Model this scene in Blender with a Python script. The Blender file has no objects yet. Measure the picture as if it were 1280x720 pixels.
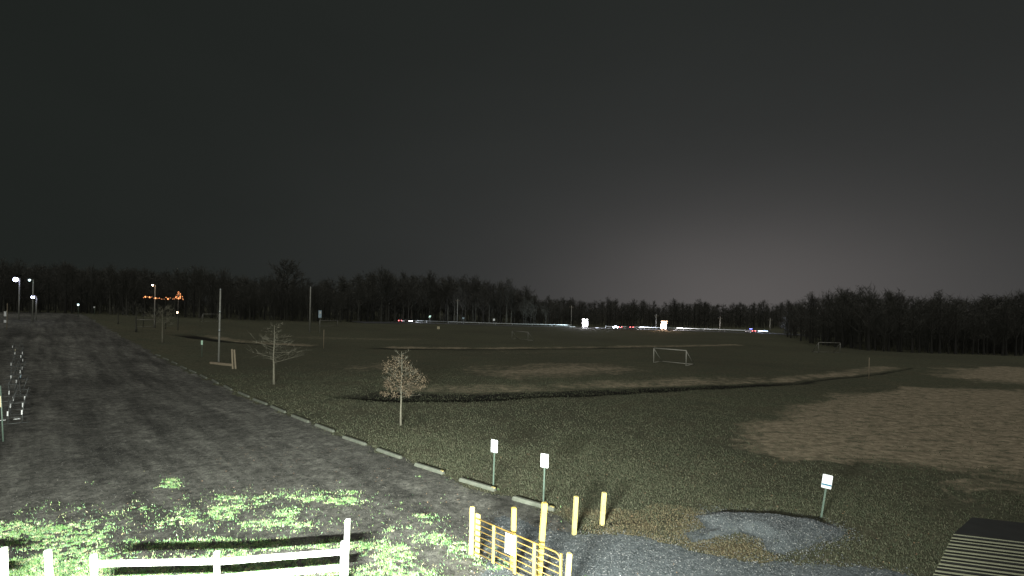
import bpy, math, random
import numpy as np
random.seed(7)
rng = np.random.default_rng(11)
S = bpy.context.scene
COL = S.collection
R = math.radians

# ------------------------------------------------------------------ camera
CAM_H, F_PX, Y_H, ROLL = 7.0, 600.0, 388.0, R(1.2)
cd = bpy.data.cameras.new('camera')
cam = bpy.data.objects.new('camera', cd); COL.objects.link(cam); S.camera = cam
cam.location = (0, 0, CAM_H)
cam.rotation_mode = 'XYZ'
cam.rotation_euler = (R(90), -ROLL, 0)
cd.sensor_width = 36.0
cd.lens = F_PX / 1280 * 36.0
cd.shift_y = (Y_H - 360) / 1280
cd.clip_start = 0.1; cd.clip_end = 6000

# ------------------------------------------------------------------ sky
W = bpy.data.worlds.new('World'); S.world = W; W.use_nodes = True
nt = W.node_tree; nt.nodes.clear()
def N(t, **kw):
    n = nt.nodes.new(t)
    for k, v in kw.items(): setattr(n, k, v)
    return n
def mathn(op, a, b=None, clamp=False):
    n = N('ShaderNodeMath', operation=op, use_clamp=clamp)
    for i, v in enumerate((a, b)):
        if v is None: continue
        if isinstance(v, (int, float)): n.inputs[i].default_value = v
        else: nt.links.new(v, n.inputs[i])
    return n.outputs[0]
tc = N('ShaderNodeTexCoord')
sc = N('ShaderNodeVectorMath', operation='MULTIPLY'); sc.inputs[1].default_value = (1, 1, 2.1)
nt.links.new(tc.outputs['Generated'], sc.inputs[0])
nm = N('ShaderNodeVectorMath', operation='NORMALIZE'); nt.links.new(sc.outputs[0], nm.inputs[0])
az = R(26)
dt = N('ShaderNodeVectorMath', operation='DOT_PRODUCT'); nt.links.new(nm.outputs[0], dt.inputs[0])
dt.inputs[1].default_value = (math.sin(az), math.cos(az), 0.02)
pos = mathn('MAXIMUM', dt.outputs['Value'], 0.0)
wide = mathn('MULTIPLY', mathn('POWER', pos, 2.8), 0.027)
tight = mathn('MULTIPLY', mathn('POWER', pos, 17.0), 0.062)
def tint(v, c):
    m = N('ShaderNodeVectorMath', operation='SCALE'); m.inputs[0].default_value = c
    nt.links.new(v, m.inputs['Scale']); return m.outputs[0]
def vadd(a, b):
    m = N('ShaderNodeVectorMath', operation='ADD')
    nt.links.new(a, m.inputs[0]); nt.links.new(b, m.inputs[1]); return m.outputs[0]
base = N('ShaderNodeRGB'); base.outputs[0].default_value = (0.0138, 0.0165, 0.0146, 1)
# slow mottling of the cloud deck
ns = N('ShaderNodeTexNoise'); ns.inputs['Scale'].default_value = 2.2; ns.inputs['Detail'].default_value = 3
nt.links.new(sc.outputs[0], ns.inputs['Vector'])
mot = mathn('ADD', mathn('MULTIPLY', ns.outputs['Fac'], 0.24), 0.88)
tot = vadd(vadd(base.outputs[0], tint(wide, (1.0, 0.93, 0.99))), tint(tight, (1.0, 0.87, 0.84)))
ms = N('ShaderNodeVectorMath', operation='SCALE'); nt.links.new(tot, ms.inputs[0]); nt.links.new(mot, ms.inputs['Scale'])
bg = N('ShaderNodeBackground'); nt.links.new(ms.outputs[0], bg.inputs['Color']); bg.inputs['Strength'].default_value = 1.0
wo = N('ShaderNodeOutputWorld'); nt.links.new(bg.outputs[0], wo.inputs['Surface'])

# ------------------------------------------------------------------ dim glow of the night cloud deck
sl = bpy.data.lights.new('night_sky_glow', 'SUN'); sl.energy = 1.15; sl.angle = R(70); sl.color = (1.0, 0.99, 0.93)
so = bpy.data.objects.new('night_sky_glow', sl); COL.objects.link(so)
so.rotation_euler = (R(24), R(-10), 0)

S.render.engine = 'CYCLES'
S.view_settings.view_transform = 'Standard'
S.view_settings.look = 'None'
S.view_settings.exposure = 0.0
S.view_settings.gamma = 1.0
S.view_settings.use_curve_mapping = False

# ------------------------------------------------------------------ terrain functions
def sstep(a, b, x):
    t = np.clip((x - a) / (b - a), 0, 1); return t * t * (3 - 2 * t)
_L = np.random.default_rng(5).random((256, 256))
def vnoise(x, y, o=0):
    x = np.asarray(x, float) + o * 17.3; y = np.asarray(y, float) + o * 9.1
    xi = np.floor(x).astype(int); yi = np.floor(y).astype(int)
    fx = x - xi; fy = y - yi; fx = fx*fx*(3-2*fx); fy = fy*fy*(3-2*fy)
    a = _L[xi & 255, yi & 255]; b = _L[(xi+1) & 255, yi & 255]
    c = _L[xi & 255, (yi+1) & 255]; d = _L[(xi+1) & 255, (yi+1) & 255]
    return (a*(1-fx)+b*fx)*(1-fy) + (c*(1-fx)+d*fx)*fy
def fbm(x, y, o=0, n=4):
    s = 0; a = 0.5; t = 0
    for k in range(n):
        s = s + a * vnoise(np.asarray(x)*2**k, np.asarray(y)*2**k, o+k*3); t += a; a *= .5
    return s / t
def rise(x, y):
    return 4.4 * sstep(30, 120, -np.asarray(x, float)) * sstep(20, 60, np.asarray(y, float))
cr, sr = math.cos(ROLL), math.sin(ROLL)
def ray(x, y):
    a = (x - 640) / F_PX; b = -(y - Y_H) / F_PX
    return a*cr - b*sr, a*sr + b*cr          # X and Z per metre of depth
def G(x, y):
    """ground point seen at a picture position"""
    X, Z = ray(x, y); z = 0.0; t = 100.0
    if Z > -0.004: Z = -0.004
    for _ in range(60):
        t = 0.5*t + 0.5*(z - CAM_H) / Z; z = float(rise(X*t, t))
    return (X*t, t, z)
def at_depth(x, y, d):
    X, Z = ray(x, y); return (X*d, d, CAM_H + Z*d)
def topx(P):
    P = np.asarray(P, float); d = np.maximum(P[..., 1], .1); dz = P[..., 2] - CAM_H
    a = (P[..., 0]*cr + dz*sr) / d; b = (-P[..., 0]*sr + dz*cr) / d
    return 640 + F_PX*a, Y_H - F_PX*b

def polyw(pts): return np.array([G(*p)[:2] for p in pts])
def inpoly(x, y, P):
    r = np.zeros(np.shape(x), bool); n = len(P)
    for i in range(n):
        x1, y1 = P[i]; x2, y2 = P[(i+1) % n]
        c = ((y1 > y) != (y2 > y)) & (x < (x2-x1)*(y-y1)/(y2-y1+1e-12)+x1)
        r ^= c
    return r
def dist_line(x, y, P):
    """signed distance (positive on the far side) and position along an open line"""
    best = np.full(np.shape(x), 1e9); sg = np.zeros(np.shape(x)); along = np.zeros(np.shape(x)); tot = 0
    for i in range(len(P)-1):
        ax, ay = P[i]; bx, by = P[i+1]; dx, dy = bx-ax, by-ay; L = math.hypot(dx, dy)
        t = np.clip(((x-ax)*dx+(y-ay)*dy)/L**2, 0, 1)
        d = np.hypot(x-ax-t*dx, y-ay-t*dy); s = np.sign(dx*(y-ay)-dy*(x-ax))
        m = d < best; best = np.where(m, d, best); sg = np.where(m, s, sg); along = np.where(m, tot+t*L, along); tot += L
    return best*sg, along, tot
DITCH = [
    (polyw([(385,493),(420,499),(460,502.5),(500,504),(560,503.5),(620,502),(700,498),(800,492.5),(900,487),(1000,481.5),(1035,479)]), 0.32, 9.5, 6.8),
    (polyw([(985,482),(1030,476),(1080,471.5),(1115,466),(1150,459)]), 0.10, 5.0, 1.7),
    (polyw([(200,417),(240,423.5),(270,427.5),(330,431.5),(405,434.5)]), 0.2, 8.0, 5.2),
    (polyw([(445,436),(500,437.5),(600,438),(730,436.5),(860,434),(960,432)]), 0.2, 8.0, 5.0),
]
def ditch(x, y):
    z = np.zeros(np.shape(x)); shade_mud = np.zeros(np.shape(x)); bank = np.zeros(np.shape(x))
    for P, dep, run, wd in DITCH:
        lo = P.min(0)-12; hi = P.max(0)+12
        m = (x > lo[0]) & (x < hi[0]) & (y > lo[1]) & (y < hi[1])
        if not m.any(): continue
        xs, ys = x[m], y[m]
        s, al, tot = dist_line(xs, ys, P)
        s = s + (fbm(xs*.35, ys*.35, 3)-.5)*.9
        wd = wd*(1-.52*al/tot)
        fade = sstep(0, 5, al) * sstep(0, 5, tot-al)
        fade = fade * (0.75 + .5*fbm(xs*.12, ys*.12, 8))
        prof = np.where(s < 0, 0.06*sstep(-2.2, -.1, s), np.where(s < .5, .06 - (dep+.06)*sstep(0, .5, s), -dep*(1-sstep(wd-.6, run, s))))
        z[m] += prof*fade
        shade_mud[m] = np.maximum(shade_mud[m], fade*sstep(-.25, .15, s)*(1-sstep(wd-.9, wd, s)))  # shade behind the near bank, painted as a dark strip
        bank[m] = np.maximum(bank[m], fade*sstep(wd-.3, wd+.5, s)*(1-sstep(wd+1.5, run+1.5, s)))
    return z, shade_mud, bank
LOT = polyw([(712,647),(690,640),(619,616),(554,595),(502,575),(457,558),(417,542),(357,518.5),(312,499),(275,483),(246,469.5),(215,455),(170,430),(130,408),(104,393),(60,390.5),(0,390),(-60,389)])
LOT = np.vstack([LOT, [(-140, 40), (-60, 6), (-30, -1), (1.0, -1), (2.4, 12.0)]])
DRIVE = polyw([(600,662),(640,646),(690,668),(730,668),(770,663),(806,672),(862,690),(930,701),(1000,706),(1090,713),(1125,722),(1180,760)])
DRIVE = np.vstack([DRIVE, [(9, 3), (9, -1), (0, -1), (-.6, 10.0)]])
MOUND = polyw([(868,645),(900,639),(960,643),(1010,650),(1052,661),(1040,674),(1010,688),(985,694),(962,690),(955,676),(935,668),(905,674),(868,678),(862,670),(885,661)])
def gravel_masks(x, y):
    e = (fbm(x*.9, y*.9, 21)-.5)*1.3; e2 = (fbm(x*.9+40, y*.9, 22)-.5)*1.3
    lot = inpoly(x+e, y+e2, LOT)
    drv = inpoly(x+e, y+e2, DRIVE)
    mnd = inpoly(x+e*.45, y+e2*.45, MOUND)
    return lot, drv, mnd
MC = MOUND.mean(0)
def terrain(x, y):
    x = np.asarray(x, float); y = np.asarray(y, float)
    d, _, _ = ditch(x, y)
    r = np.hypot(x, y)
    z = rise(x, y) + d + (fbm(x*.12, y*.12, 1)-.5)*.10*sstep(8, 40, r) + (fbm(x*.8, y*.8, 2, 3)-.5)*.035
    md = np.zeros(x.shape); m = np.hypot(x-MC[0], y-MC[1]) < 6
    if m.any():
        s, _, _ = dist_line(x[m], y[m], np.vstack([MOUND, MOUND[:1]]))
        ins = inpoly(x[m], y[m], MOUND); md[m] = np.where(ins, sstep(0, .7, np.abs(s))*(.20+.12*fbm(x[m]*1.6, y[m]*1.6, 5)), 0)
    return z + md
def tz(x, y): return float(terrain(np.array([x]), np.array([y]))[0])
def GP(x, y):
    p = G(x, y); return (p[0], p[1], tz(p[0], p[1]))

# ------------------------------------------------------------------ materials
def mat(name, col, rough=.8, metal=0., noise=None, bump=0., emit=None, strength=0., island=None, spec=None, coords='Object', stretch=None):
    """noise=(scale, second colour, contrast lo, hi)"""
    m = bpy.data.materials.new(name); m.use_nodes = True
    t = m.node_tree; b = t.nodes['Principled BSDF']
    b.inputs['Base Color'].default_value = (*col, 1); b.inputs['Roughness'].default_value = rough; b.inputs['Metallic'].default_value = metal
    if spec is not None: b.inputs['Specular IOR Level'].default_value = spec
    if noise:
        co = t.nodes.new('ShaderNodeTexCoord'); n = t.nodes.new('ShaderNodeTexNoise')
        n.inputs['Scale'].default_value = noise[0]; n.inputs['Detail'].default_value = 6; n.inputs['Roughness'].default_value = .65
        src = co.outputs[coords]
        if stretch:
            mp = t.nodes.new('ShaderNodeMapping'); mp.inputs['Scale'].default_value = stretch; t.links.new(src, mp.inputs['Vector']); src = mp.outputs[0]
        t.links.new(src, n.inputs['Vector'])
        rp = t.nodes.new('ShaderNodeValToRGB'); t.links.new(n.outputs['Fac'], rp.inputs['Fac'])
        rp.color_ramp.elements[0].position = noise[2]; rp.color_ramp.elements[1].position = noise[3]
        rp.color_ramp.elements[0].color = (*col, 1); rp.color_ramp.elements[1].color = (*noise[1], 1)
        t.links.new(rp.outputs['Color'], b.inputs['Base Color'])
        if bump:
            bp = t.nodes.new('ShaderNodeBump'); bp.inputs['Strength'].default_value = bump; bp.inputs['Distance'].default_value = .02
            t.links.new(n.outputs['Fac'], bp.inputs['Height']); t.links.new(bp.outputs['Normal'], b.inputs['Normal'])
    if island:
        g = t.nodes.new('ShaderNodeNewGeometry'); rp = t.nodes.new('ShaderNodeValToRGB')
        els = rp.color_ramp.elements
        while len(els) < len(island): els.new(.5)
        for i, c in enumerate(island): els[i].position = i/(len(island)-1); els[i].color = (*c, 1)
        t.links.new(g.outputs['Random Per Island'], rp.inputs['Fac']); t.links.new(rp.outputs['Color'], b.inputs['Base Color'])
    if emit:
        b.inputs['Emission Color'].default_value = (*emit, 1); b.inputs['Emission Strength'].default_value = strength
    return m
M = {}
M['white'] = mat('white_paint', (.80,.80,.78), .55, noise=(9, (.62,.62,.58), .45, .8))
M['sign'] = mat('sign_sheeting', (.86,.88,.90), .35)
M['sign_blue'] = mat('sign_blue_ink', (.03,.16,.26), .4)
M['post_steel'] = mat('green_steel_post', (.10,.15,.12), .5, .2, noise=(14, (.15,.18,.14), .4, .7))
M['yellow'] = mat('yellow_paint', (.54,.40,.09), .6, noise=(9, (.26,.19,.07), .50, .72), bump=.25)
M['yellow_pale'] = mat('faded_yellow_paint', (.58,.48,.18), .65, noise=(10, (.28,.22,.11), .50, .74), bump=.15)
M['yellow_pipe'] = mat('yellow_tube_paint', (.24,.155,.04), .45, noise=(11, (.14,.075,.03), .5, .8))
M['concrete'] = mat('concrete', (.115,.12,.095), .9, noise=(6, (.065,.075,.055), .4, .75), bump=.3)
M['wood'] = mat('weathered_wood', (.27,.22,.15), .85, noise=(5, (.16,.13,.09), .4, .75), bump=.3, stretch=(8,8,1))
M['bark_pale'] = mat('pale_bark', (.20,.185,.14), .9, noise=(12, (.12,.11,.08), .4, .7), bump=.4)
M['bark'] = mat('grey_bark', (.085,.083,.066), .95, noise=(2, (.035,.034,.028), .35, .7))
M['twig'] = mat('twig', (.062,.060,.050), .95)
M['leaf'] = mat('dry_brown_leaf', (.2,.13,.07), .8, island=[(.06,.044,.026),(.12,.088,.054),(.09,.066,.040),(.17,.13,.082)])
M['galv'] = mat('galvanised_steel', (.42,.44,.44), .38, .75, noise=(5, (.30,.32,.32), .4, .7))
M['rack_steel'] = mat('dull_rack_steel', (.12,.125,.12), .5, .4, noise=(5, (.05,.05,.05), .4, .7))
M['rail_white'] = mat('pale_guard_rail', (.55,.60,.60), .5, .1, noise=(.8, (.36,.40,.40), .4, .75))
M['goal'] = mat('goal_paint', (.36,.345,.30), .6, noise=(4, (.26,.245,.20), .4, .75))
M['goal_dim'] = mat('dull_goal_paint', (.20,.195,.17), .7, noise=(4, (.13,.125,.105), .4, .75))
M['pole'] = mat('pole_paint', (.27,.265,.235), .6, noise=(2, (.18,.175,.15), .4, .75))
M['black'] = mat('black_sheet', (.012,.012,.011), .7, noise=(3, (.02,.02,.018), .4, .7))
M['slat'] = mat('olive_slat', (.21,.21,.14), .7, noise=(4, (.16,.16,.105), .4, .7), stretch=(1,6,6))
M['dark'] = mat('dark_metal', (.03,.03,.03), .5)
M['rubber'] = mat('tyre', (.02,.02,.02), .8)
M['glass'] = mat('dark_glass', (.01,.012,.014), .1)
M['car_paint'] = mat('dark_car_paint', (.05,.055,.07), .3, noise=(2, (.06,.06,.07), .4, .7))
M['car_paint2'] = mat('pale_car_paint', (.30,.30,.31), .35)
M['head'] = mat('headlight_and_glare', (.9,.9,.9), .3, emit=(.95,.92,1.0), strength=60)
M['head_warm'] = mat('amber_light_glow', (.9,.8,.6), .3, emit=(1.0,.62,.40), strength=40)
M['tail'] = mat('tail_light_glow', (.5,.02,.02), .3, emit=(1.0,.16,.16), strength=14)
M['blue_led'] = mat('blue_lamp_glow', (.2,.2,.9), .3, emit=(.22,.25,1.0), strength=9)
M['lamp_white'] = mat('lamp_glow', (.9,.9,.9), .3, emit=(.62,.66,1.0), strength=14)
M['lamp_reflector_teal'] = mat('lamp_and_reflector_glow', (.9,.9,.9), .3, emit=(.6,.85,.85), strength=5)
M['orange_bulb'] = mat('orange_bulb_glow', (.9,.5,.2), .3, emit=(1.0,.34,.12), strength=2.2)
M['wall_pale'] = mat('grey_cladding', (.08,.085,.085), .8, noise=(1, (.05,.053,.05), .4, .7))
M['wall_dark'] = mat('dark_cladding', (.012,.011,.010), .9, noise=(1, (.008,.008,.007), .4, .7))
M['roof'] = mat('dark_roofing', (.012,.012,.012), .9, noise=(2, (.02,.02,.018), .4, .7))
M['mark_green'] = mat('reflective_marker', (.55,.80,.62), .4)
M['tan'] = mat('tan_plate', (.62,.55,.36), .5)
M['plate'] = mat('bright_plate', (.85,.85,.84), .25, .1)
M['plate_b'] = mat('bluish_plate', (.45,.58,.68), .3, .1)
M['asphalt'] = mat('road_asphalt', (.05,.05,.05), .8, noise=(.6, (.07,.07,.07), .4, .7), coords='Object')

def ground_mat():
    m = bpy.data.materials.new('winter_turf'); m.use_nodes = True; t = m.node_tree; b = t.nodes['Principled BSDF']
    L = t.links.new
    co = t.nodes.new('ShaderNodeTexCoord')
    at = t.nodes.new('ShaderNodeAttribute'); at.attribute_name = 'mask'
    sep = t.nodes.new('ShaderNodeSeparateColor'); L(at.outputs['Color'], sep.inputs[0])
    def noise(s, d=6, r=.65, st=None):
        n = t.nodes.new('ShaderNodeTexNoise'); n.inputs['Scale'].default_value = s; n.inputs['Detail'].default_value = d; n.inputs['Roughness'].default_value = r
        if st:
            mp = t.nodes.new('ShaderNodeMapping'); mp.inputs['Scale'].default_value = st; L(co.outputs['Object'], mp.inputs['Vector']); L(mp.outputs[0], n.inputs['Vector'])
        else: L(co.outputs['Object'], n.inputs['Vector'])
        return n.outputs['Fac']
    def ramp(f, a, c0, bb, c1):
        r = t.nodes.new('ShaderNodeValToRGB'); L(f, r.inputs['Fac']); e = r.color_ramp.elements
        e[0].position = a; e[0].color = (*c0, 1); e[1].position = bb; e[1].color = (*c1, 1); return r.outputs['Color']
    def mix(f, a, c):
        x = t.nodes.new('ShaderNodeMix'); x.data_type = 'RGBA'; L(f, x.inputs['Factor']); L(a, x.inputs['A']); L(c, x.inputs['B']); return x.outputs['Result']
    def mul(a, c):
        x = t.nodes.new('ShaderNodeMath'); x.operation = 'MULTIPLY'; x.use_clamp = True
        for i, v in enumerate((a, c)):
            if isinstance(v, float): x.inputs[i].default_value = v
            else: L(v, x.inputs[i])
        return x.outputs[0]
    def maprange(f, a, c):
        x = t.nodes.new('ShaderNodeMapRange'); L(f, x.inputs['Value']); x.inputs['From Min'].default_value = a; x.inputs['From Max'].default_value = c; return x.outputs[0]
    fine = noise(3.2, 10, .82); mid = noise(.35, 6, .6); big = noise(.045, 5, .55)
    g1 = ramp(fine, .36, (.022,.026,.014), .66, (.116,.118,.078))
    g2 = ramp(fine, .36, (.032,.033,.019), .66, (.132,.122,.080))
    turf = mix(maprange(mid, .40, .66), g1, g2)
    turf = mix(mul(maprange(big, .42, .68), .55), turf, ramp(fine, .36, (.020,.021,.014), .68, (.080,.075,.052)))
    dirt = ramp(noise(2.2, 9, .72), .34, (.115,.096,.066), .64, (.33,.275,.190))
    tuft = maprange(noise(1.3, 9, .8, (.6,1.4,1)), .50, .58)
    dirt = mix(mul(tuft, .75), dirt, g1)
    def edge(ch, f):
        x = t.nodes.new('ShaderNodeMath'); x.operation = 'ADD'; L(ch, x.inputs[0]); L(f, x.inputs[1]); return maprange(x.outputs[0], .80, 1.16)
    rag = noise(.9, 8, .7)
    c = mix(edge(sep.outputs[0], rag), turf, dirt)
    mud = ramp(noise(3.0, 8, .7), .32, (.050,.042,.026), .7, (.150,.118,.070))
    c = mix(sep.outputs[1], c, mud)
    shade_mud = ramp(fine, .3, (.005,.005,.004), .8, (.012,.011,.008))
    c = mix(sep.outputs[2], c, shade_mud)  # dark colour shared by painted ditch shade and the muddy rut
    L(c, b.inputs['Base Color']); b.inputs['Roughness'].default_value = .95; b.inputs['Specular IOR Level'].default_value = .15
    bp = t.nodes.new('ShaderNodeBump'); bp.inputs['Strength'].default_value = .6; bp.inputs['Distance'].default_value = .05; L(fine, bp.inputs['Height']); L(bp.outputs['Normal'], b.inputs['Normal'])
    return m
def gravel_mat(name, dark, light, speck, tracks):
    m = bpy.data.materials.new(name); m.use_nodes = True; t = m.node_tree; b = t.nodes['Principled BSDF']; L = t.links.new
    co = t.nodes.new('ShaderNodeTexCoord')
    def noise(s, d, r, st=None, rot=0):
        n = t.nodes.new('ShaderNodeTexNoise'); n.inputs['Scale'].default_value = s; n.inputs['Detail'].default_value = d; n.inputs['Roughness'].default_value = r
        m0 = t.nodes.new('ShaderNodeMapping'); m0.inputs['Rotation'].default_value = (0,0,rot); L(co.outputs['Object'], m0.inputs['Vector'])
        mp = t.nodes.new('ShaderNodeMapping'); mp.inputs['Scale'].default_value = st or (1,1,1); L(m0.outputs[0], mp.inputs['Vector']); L(mp.outputs[0], n.inputs['Vector'])
        return n.outputs['Fac']
    def ramp(f, a, c0, bb, c1):
        r = t.nodes.new('ShaderNodeValToRGB'); L(f, r.inputs['Fac']); e = r.color_ramp.elements
        e[0].position = a; e[0].color = (*c0, 1); e[1].position = bb; e[1].color = (*c1, 1); return r.outputs['Color']
    fine = noise(4.2, 10, .88)
    c = ramp(fine, .38, dark, .66, light)
    trk = noise(.62, 5, .65, (1.0, .07, 1), R(-44)); big = noise(.10, 5, .6)
    def mulc(a, f, lo, hi):
        r = ramp(f, .36, (lo,)*3, .66, (hi,)*3); x = t.nodes.new('ShaderNodeMix'); x.data_type = 'RGBA'; x.blend_type = 'MULTIPLY'; x.inputs['Factor'].default_value = 1
        L(a, x.inputs['A']); L(r, x.inputs['B']); return x.outputs['Result']
    if tracks:
        c = mulc(c, trk, .55, 1.40); c = mulc(c, big, .60, 1.20); c = mulc(c, noise(1.3, 6, .75), .50, 1.50)
        c = mulc(c, noise(1.6, 5, .7, (1.0, .10, 1), R(-50)), .78, 1.22)
    sp = t.nodes.new('ShaderNodeMix'); sp.data_type = 'RGBA'
    mr = t.nodes.new('ShaderNodeMapRange'); L(noise(26, 3, .8), mr.inputs['Value']); mr.inputs['From Min'].default_value = .62; mr.inputs['From Max'].default_value = .72
    L(mr.outputs[0], sp.inputs['Factor']); L(c, sp.inputs['A']); sp.inputs['B'].default_value = (*speck, 1)
    L(sp.outputs['Result'], b.inputs['Base Color']); b.inputs['Roughness'].default_value = .9; b.inputs['Specular IOR Level'].default_value = .2
    bp = t.nodes.new('ShaderNodeBump'); bp.inputs['Strength'].default_value = .8; bp.inputs['Distance'].default_value = .04; L(fine, bp.inputs['Height']); L(bp.outputs['Normal'], b.inputs['Normal'])
    return m
M['turf'] = ground_mat()
M['gravel'] = gravel_mat('dark_gravel', (.024,.025,.022), (.190,.184,.160), (.30,.28,.23), True)
M['gravel_blue'] = gravel_mat('blue_grey_gravel', (.028,.034,.036), (.155,.172,.178), (.32,.33,.33), False)

# ------------------------------------------------------------------ mesh helpers
def link(name, me, m=None, parent=None, loc=None):
    o = bpy.data.objects.new(name, me); COL.objects.link(o)
    if m is not None and me is not None and not me.materials: me.materials.append(m)
    if parent is not None: o.parent = parent
    if loc is not None: o.location = loc
    return o
def tag(o, label=None, cat=None, group=None, kind=None):
    if label: o['label'] = label
    if cat: o['category'] = cat
    if group: o['group'] = group
    if kind: o['kind'] = kind
    return o
def thing(name, label, cat, loc, rz=0, group=None, tilt=(0, 0)):
    o = bpy.data.objects.new(name, None); COL.objects.link(o); o.empty_display_size = .2
    o.location = loc; o.rotation_euler = (tilt[0], tilt[1], rz)
    return tag(o, label, cat, group)
def npmesh(name, V, Fc):
    V = np.asarray(V, np.float32); Fc = np.asarray(Fc, np.int32); k = Fc.shape[1]
    me = bpy.data.meshes.new(name)
    me.vertices.add(len(V)); me.vertices.foreach_set('co', V.ravel())
    me.loops.add(Fc.size); me.loops.foreach_set('vertex_index', Fc.ravel())
    me.polygons.add(len(Fc)); me.polygons.foreach_set('loop_start', np.arange(0, Fc.size, k, dtype=np.int32))
    me.update(calc_edges=True); return me
class MB:
    def __init__(s): s.v = []; s.f = []
    def box(s, c, sz, rz=0, bev=0.0, taper=1.0):
        """box centred on c; chamfered along its vertical edges when bev is set"""
        x, y, z = (q/2 for q in sz); b = min(bev, x*.9, y*.9)
        if b > 0: ring = [(-x+b,-y),(x-b,-y),(x,-y+b),(x,y-b),(x-b,y),(-x+b,y),(-x,y-b),(-x,-y+b)]
        else: ring = [(-x,-y),(x,-y),(x,y),(-x,y)]
        n = len(ring); i0 = len(s.v); co, si = math.cos(rz), math.sin(rz)
        for zz, k in ((-z, 1), (z, taper)):
            for px, py in ring:
                px *= k; py *= k
                s.v.append((c[0]+px*co-py*si, c[1]+px*si+py*co, c[2]+zz))
        s.f.append([i0+n-1-i for i in range(n)]); s.f.append([i0+n+i for i in range(n)])
        for i in range(n): s.f.append([i0+i, i0+(i+1) % n, i0+n+(i+1) % n, i0+n+i])
        return s
    def tube(s, pts, rad, n=8, cap=True):
        pts = [np.array(p, float) for p in pts]
        if not hasattr(rad, '__len__'): rad = [rad]*len(pts)
        i0 = len(s.v)
        for k, p in enumerate(pts):
            d = pts[min(k+1, len(pts)-1)]-pts[max(k-1, 0)]; d = d/(np.linalg.norm(d)+1e-9)
            a = np.cross(d, (0, 0, 1.0)) if abs(d[2]) < .9 else np.cross(d, (1.0, 0, 0)); a /= np.linalg.norm(a); b = np.cross(d, a)
            for j in range(n):
                t = 2*math.pi*j/n; q = p+rad[k]*(math.cos(t)*a+math.sin(t)*b); s.v.append(tuple(q))
        for k in range(len(pts)-1):
            for j in range(n):
                s.f.append([i0+k*n+j, i0+k*n+(j+1) % n, i0+(k+1)*n+(j+1) % n, i0+(k+1)*n+j])
        if cap:
            s.f.append([i0+j for j in range(n)][::-1]); e = i0+(len(pts)-1)*n; s.f.append([e+j for j in range(n)])
        return s
    def poly(s, pts, f):
        i0 = len(s.v); s.v += [tuple(p) for p in pts]; s.f += [[i0+i for i in q] for q in f]; return s
    def mesh(s, name):
        me = bpy.data.meshes.new(name); me.from_pydata(s.v, [], s.f); me.update(); return me
    def build(s, name, m, parent=None, loc=None): return link(name, s.mesh(name), m, parent, loc)
def smooth(o):
    o.data.polygons.foreach_set('use_smooth', [True]*len(o.data.polygons)); return o
def copy_tree(o, parent=None):
    c = o.copy(); COL.objects.link(c)
    if parent: c.parent = parent
    for ch in o.children: copy_tree(ch, c)
    return c

# ------------------------------------------------------------------ ground sheet
fineA = np.radians(np.linspace(-57, 57, 760))
ang = np.concatenate([np.radians(np.linspace(-180, -58, 62)), fineA, np.radians(np.linspace(58, 180, 62))])
rad = np.concatenate([[.05, 1.5, 3, 4.5, 6], np.geomspace(7, 420, 600), np.geomspace(440, 3500, 26)])
A, RR = np.meshgrid(ang, rad)
X = RR*np.sin(A); Y = RR*np.cos(A)
Z = terrain(X, Y)
Z -= 2.0*sstep(600, 3000, RR)
nr, na = X.shape
idx = np.arange(nr*na).reshape(nr, na)
Q = np.stack([idx[:-1, :-1], idx[:-1, 1:], idx[1:, 1:], idx[1:, :-1]], -1).reshape(-1, 4)[:, ::-1]
V = np.stack([X, Y, Z], -1).reshape(-1, 3)
gme = npmesh('ground', V, Q)
# soft masks for bare soil, mud, painted ditch shade and the rut
def soft(polys, x, y, rag=1.0, sc=.5):
    e = (fbm(x*sc, y*sc, 31)-.5)*rag*2; e2 = (fbm(x*sc, y*sc+70, 33)-.5)*rag*2
    o = np.zeros(x.shape); k = np.clip(np.hypot(x, y)/30, .4, 4)*rag*.55
    for P in polys:
        c = 0
        for jx, jy in ((0, 0), (1, .3), (-1, -.3), (.4, 1.4), (-.4, -1.4), (.8, -1), (-.8, 1)): c = c+inpoly(x+e+jx*k, y+e2+jy*k, P)/7.0
        o = np.maximum(o, c)
    return o
DIRT = [polyw(p) for p in (
    [(900,550),(950,524),(1010,505),(1070,491),(1140,484),(1290,488),(1420,500),(1420,620),(1290,596),(1200,588),(1110,574),(1060,571),(1000,582),(940,570)],
    [(1140,603),(1190,597),(1290,601),(1420,610),(1420,640),(1290,616),(1200,622),(1150,618)],
    [(1160,473),(1200,459),(1290,459),(1400,470),(1400,486),(1290,480),(1200,475)],
    [(560,470),(600,457),(760,454),(840,461),(800,467),(700,472)],
    [(395,457),(450,452),(520,458),(470,466)],
    [(300,462),(330,458),(345,462),(320,466)])]
THIN = [polyw(p) for p in ([(440,496),(600,495),(800,485),(980,477),(1000,474),(800,480),(600,489),(450,490)], [(180,413),(300,419),(480,426),(640,424),(480,422),(300,415)], [(430,446),(560,443),(760,441),(900,437),(760,437),(560,439.5)], [(860,462),(960,455),(1040,452),(960,459)], [(560,474),(700,470),(830,464),(860,464),(720,473),(600,476)], [(505,527),(560,524),(615,526),(560,529)], [(440,461),(455,459),(458,462),(445,463)],
    [(985,509),(1010,507),(1012,510),(990,511)])]
BROWN = [polyw(p) for p in ([(740,668),(770,648),(830,638),(880,640),(885,662),(862,672),(905,676),(940,672),(960,690),(930,700),(860,690),(800,672)],
    [(690,640),(740,636),(800,640),(760,650),(700,648)])]
xf, yf = X.ravel(), Y.ravel()
near = np.hypot(xf, yf) < 260
mask = np.zeros((len(xf), 4), np.float32); mask[:, 3] = 1
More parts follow.
